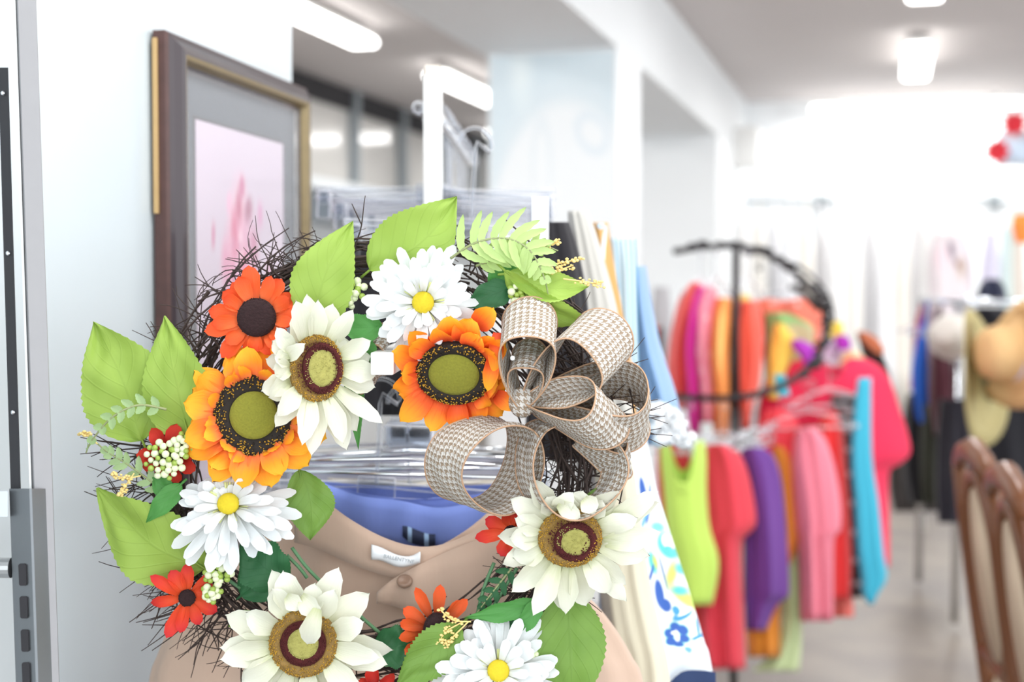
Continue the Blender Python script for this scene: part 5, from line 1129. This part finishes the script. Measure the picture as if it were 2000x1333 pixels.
# hats
def hat(label, c, d, rb, rc, hgt, m, n, wave=.02, band=None, seed=0):
    o = thing('sun_hat', label, 'hat', cam(c[0], c[1], d)); z = Vector(n).normalized(); x = z.orthogonal().normalized(); y = z.cross(x); M4 = (RC @ Matrix((x, y, z)).transposed()).to_4x4()
    bm = bmesh.new(); prof_ = [(0, hgt), (rc*.5, hgt*.99), (rc*.85, hgt*.90), (rc, hgt*.65), (rc*1.03, 0.01)]; lathe(bm, prof_, 36, M4); link('crown', bm, m, o)
    bm = bmesh.new(); lathe(bm, [(rc*1.02, .008), (rc*1.2, 0), (rb*.8, -.012), (rb, -.008), (rb*1.0, -.014), (rc*1.0, .0)], 48, Matrix.Identity(4))
    for v in bm.verts:
        a = math.atan2(v.co.y, v.co.x); r_ = v.co.xy.length; v.co.z += wave*math.sin(2*a+seed)*(r_/rb)**2
    bmesh.ops.transform(bm, matrix=M4, verts=bm.verts); link('brim', bm, m, o)
    if band: bm = bmesh.new(); lathe(bm, [(rc*1.045, .012), (rc*1.03, .045)], 36, M4); link('hat_band', bm, band, o)
    return o
M_straw = plain('olive_straw', rgb(186, 172, 118), .8, var=.12, scale=90, bstr=.4); M_straw2 = plain('peach_straw', rgb(226, 186, 132), .8, var=.1, scale=90, bstr=.4)
hat('large olive straw sun hat hanging on the dark rack', (1924, 735), 5.0, .245, .085, .09, M_straw, (.80, .12, .55), .02, plain('olive_band', rgb(120, 118, 84), .8), 1)
hat('peach straw hat with rounded crown in front of the olive straw hat', (1978, 692), 4.80, .185, .092, .115, M_straw2, (-.96, .06, .22), .03, None, 2)
hat('white sun hat left of the straw hats', (1858, 655), 5.35, .09, .065, .08, plain('white_hat_felt', rgb(234, 230, 224), .85), (-.5, .3, .8), .015, None, 3)
# ================================================================ wooden chairs at the lower right
M_cw = plain('walnut_wood', rgb(122, 70, 32), .4, 0, .2, 14, .1, stretch=(1, 1, .15), coat=.12); M_cream = plain('cream_upholstery', rgb(206, 186, 162), .85, var=.05, scale=200); M_rose = plain('rose_wood', rgb(150, 74, 66), .4, var=.1)
def chair(label, base, yaw, lean=.13):
    o = thing('wooden_chair', label, 'chair', base, (0, 0, yaw))
    # local: +x forward (seat), back at x=0, width along y
    def bp_(z, y): return Vector((-(z-.45)*lean/.6*1.0 if z > .45 else 0, y, z))
    for s in (-1, 1):
        bm = bmesh.new(); pts = [(.06 if s else 0, s*.20, 0), (.02, s*.205, .25)] + [bp_(z, s*(.205+.025*math.sin((z-.45)/.6*math.pi))) for z in (.45, .6, .75, .9, 1.02)]; tube(bm, pts, [.018, .02, .022, .021, .02, .019, .017], 10); link('back_leg', bm, M_cw, o)
        bm = bmesh.new(); tube(bm, [(.42, s*.2, 0), (.42, s*.2, .2), (.42, s*.2, .44)], [.015, .019, .024], 10); link('front_leg', bm, M_cw, o)
    bm = bmesh.new(); tube(bm, [bp_(1.02, -.2), bp_(1.055, -.12), bp_(1.075, 0), bp_(1.055, .12), bp_(1.02, .2)], [.019, .024, .028, .024, .019], 10); link('top_rail', bm, M_cw, o)
    bm = bmesh.new(); tube(bm, [bp_(.56, -.2), bp_(.55, 0), bp_(.56, .2)], .018, 8); link('lower_rail', bm, M_cw, o)
    bm = bmesh.new(); prev = []
    for side_, dx in ((1, -.012), (-1, .02)):
        g = [bm.verts.new(bp_(.78+.21*math.sin(a), .125*math.cos(a))+Vector((dx, 0, 0))) for a in [2*math.pi*i/28 for i in range(28)]]; prev.append(g)
    bm.faces.new(prev[0]); bm.faces.new(prev[1][::-1])
    for i in range(28): bm.faces.new((prev[0][i], prev[0][(i+1) % 28], prev[1][(i+1) % 28], prev[1][i]))
    bmesh.ops.recalc_face_normals(bm, faces=bm.faces); bmesh.ops.bevel(bm, geom=[e_ for e_ in bm.edges if len(e_.link_faces) == 2 and any(len(f.verts) > 10 for f in e_.link_faces)], offset=.008, segments=2, affect='EDGES'); link('back_pad', bm, M_cream, o)
    bm = bmesh.new(); tube(bm, [bp_(.78+.235*math.sin(a), .15*math.cos(a)) for a in [2*math.pi*i/32 for i in range(32)]], .018, 8, closed=True); link('pad_surround', bm, M_cw, o)
    bm = bmesh.new(); bevbox(bm, (.22, 0, .47), (.44, .43, .06), .025); link('seat', bm, M_cream, o)
    bm = bmesh.new(); bevbox(bm, (.21, 0, .425), (.44, .42, .05), .008); link('seat_frame', bm, M_cw, o)
    return o
cb = cam(1972, 1300, 3.3); chair('dark walnut chair with cream oval back pad at the lower right', (cb.x, cb.y, 0), YAW-math.radians(7), .085)
cb = cam(2050, 1300, 2.84); chair('second walnut chair cut off by the right edge of the picture', (cb.x, cb.y, 0), YAW-math.radians(9), .085)
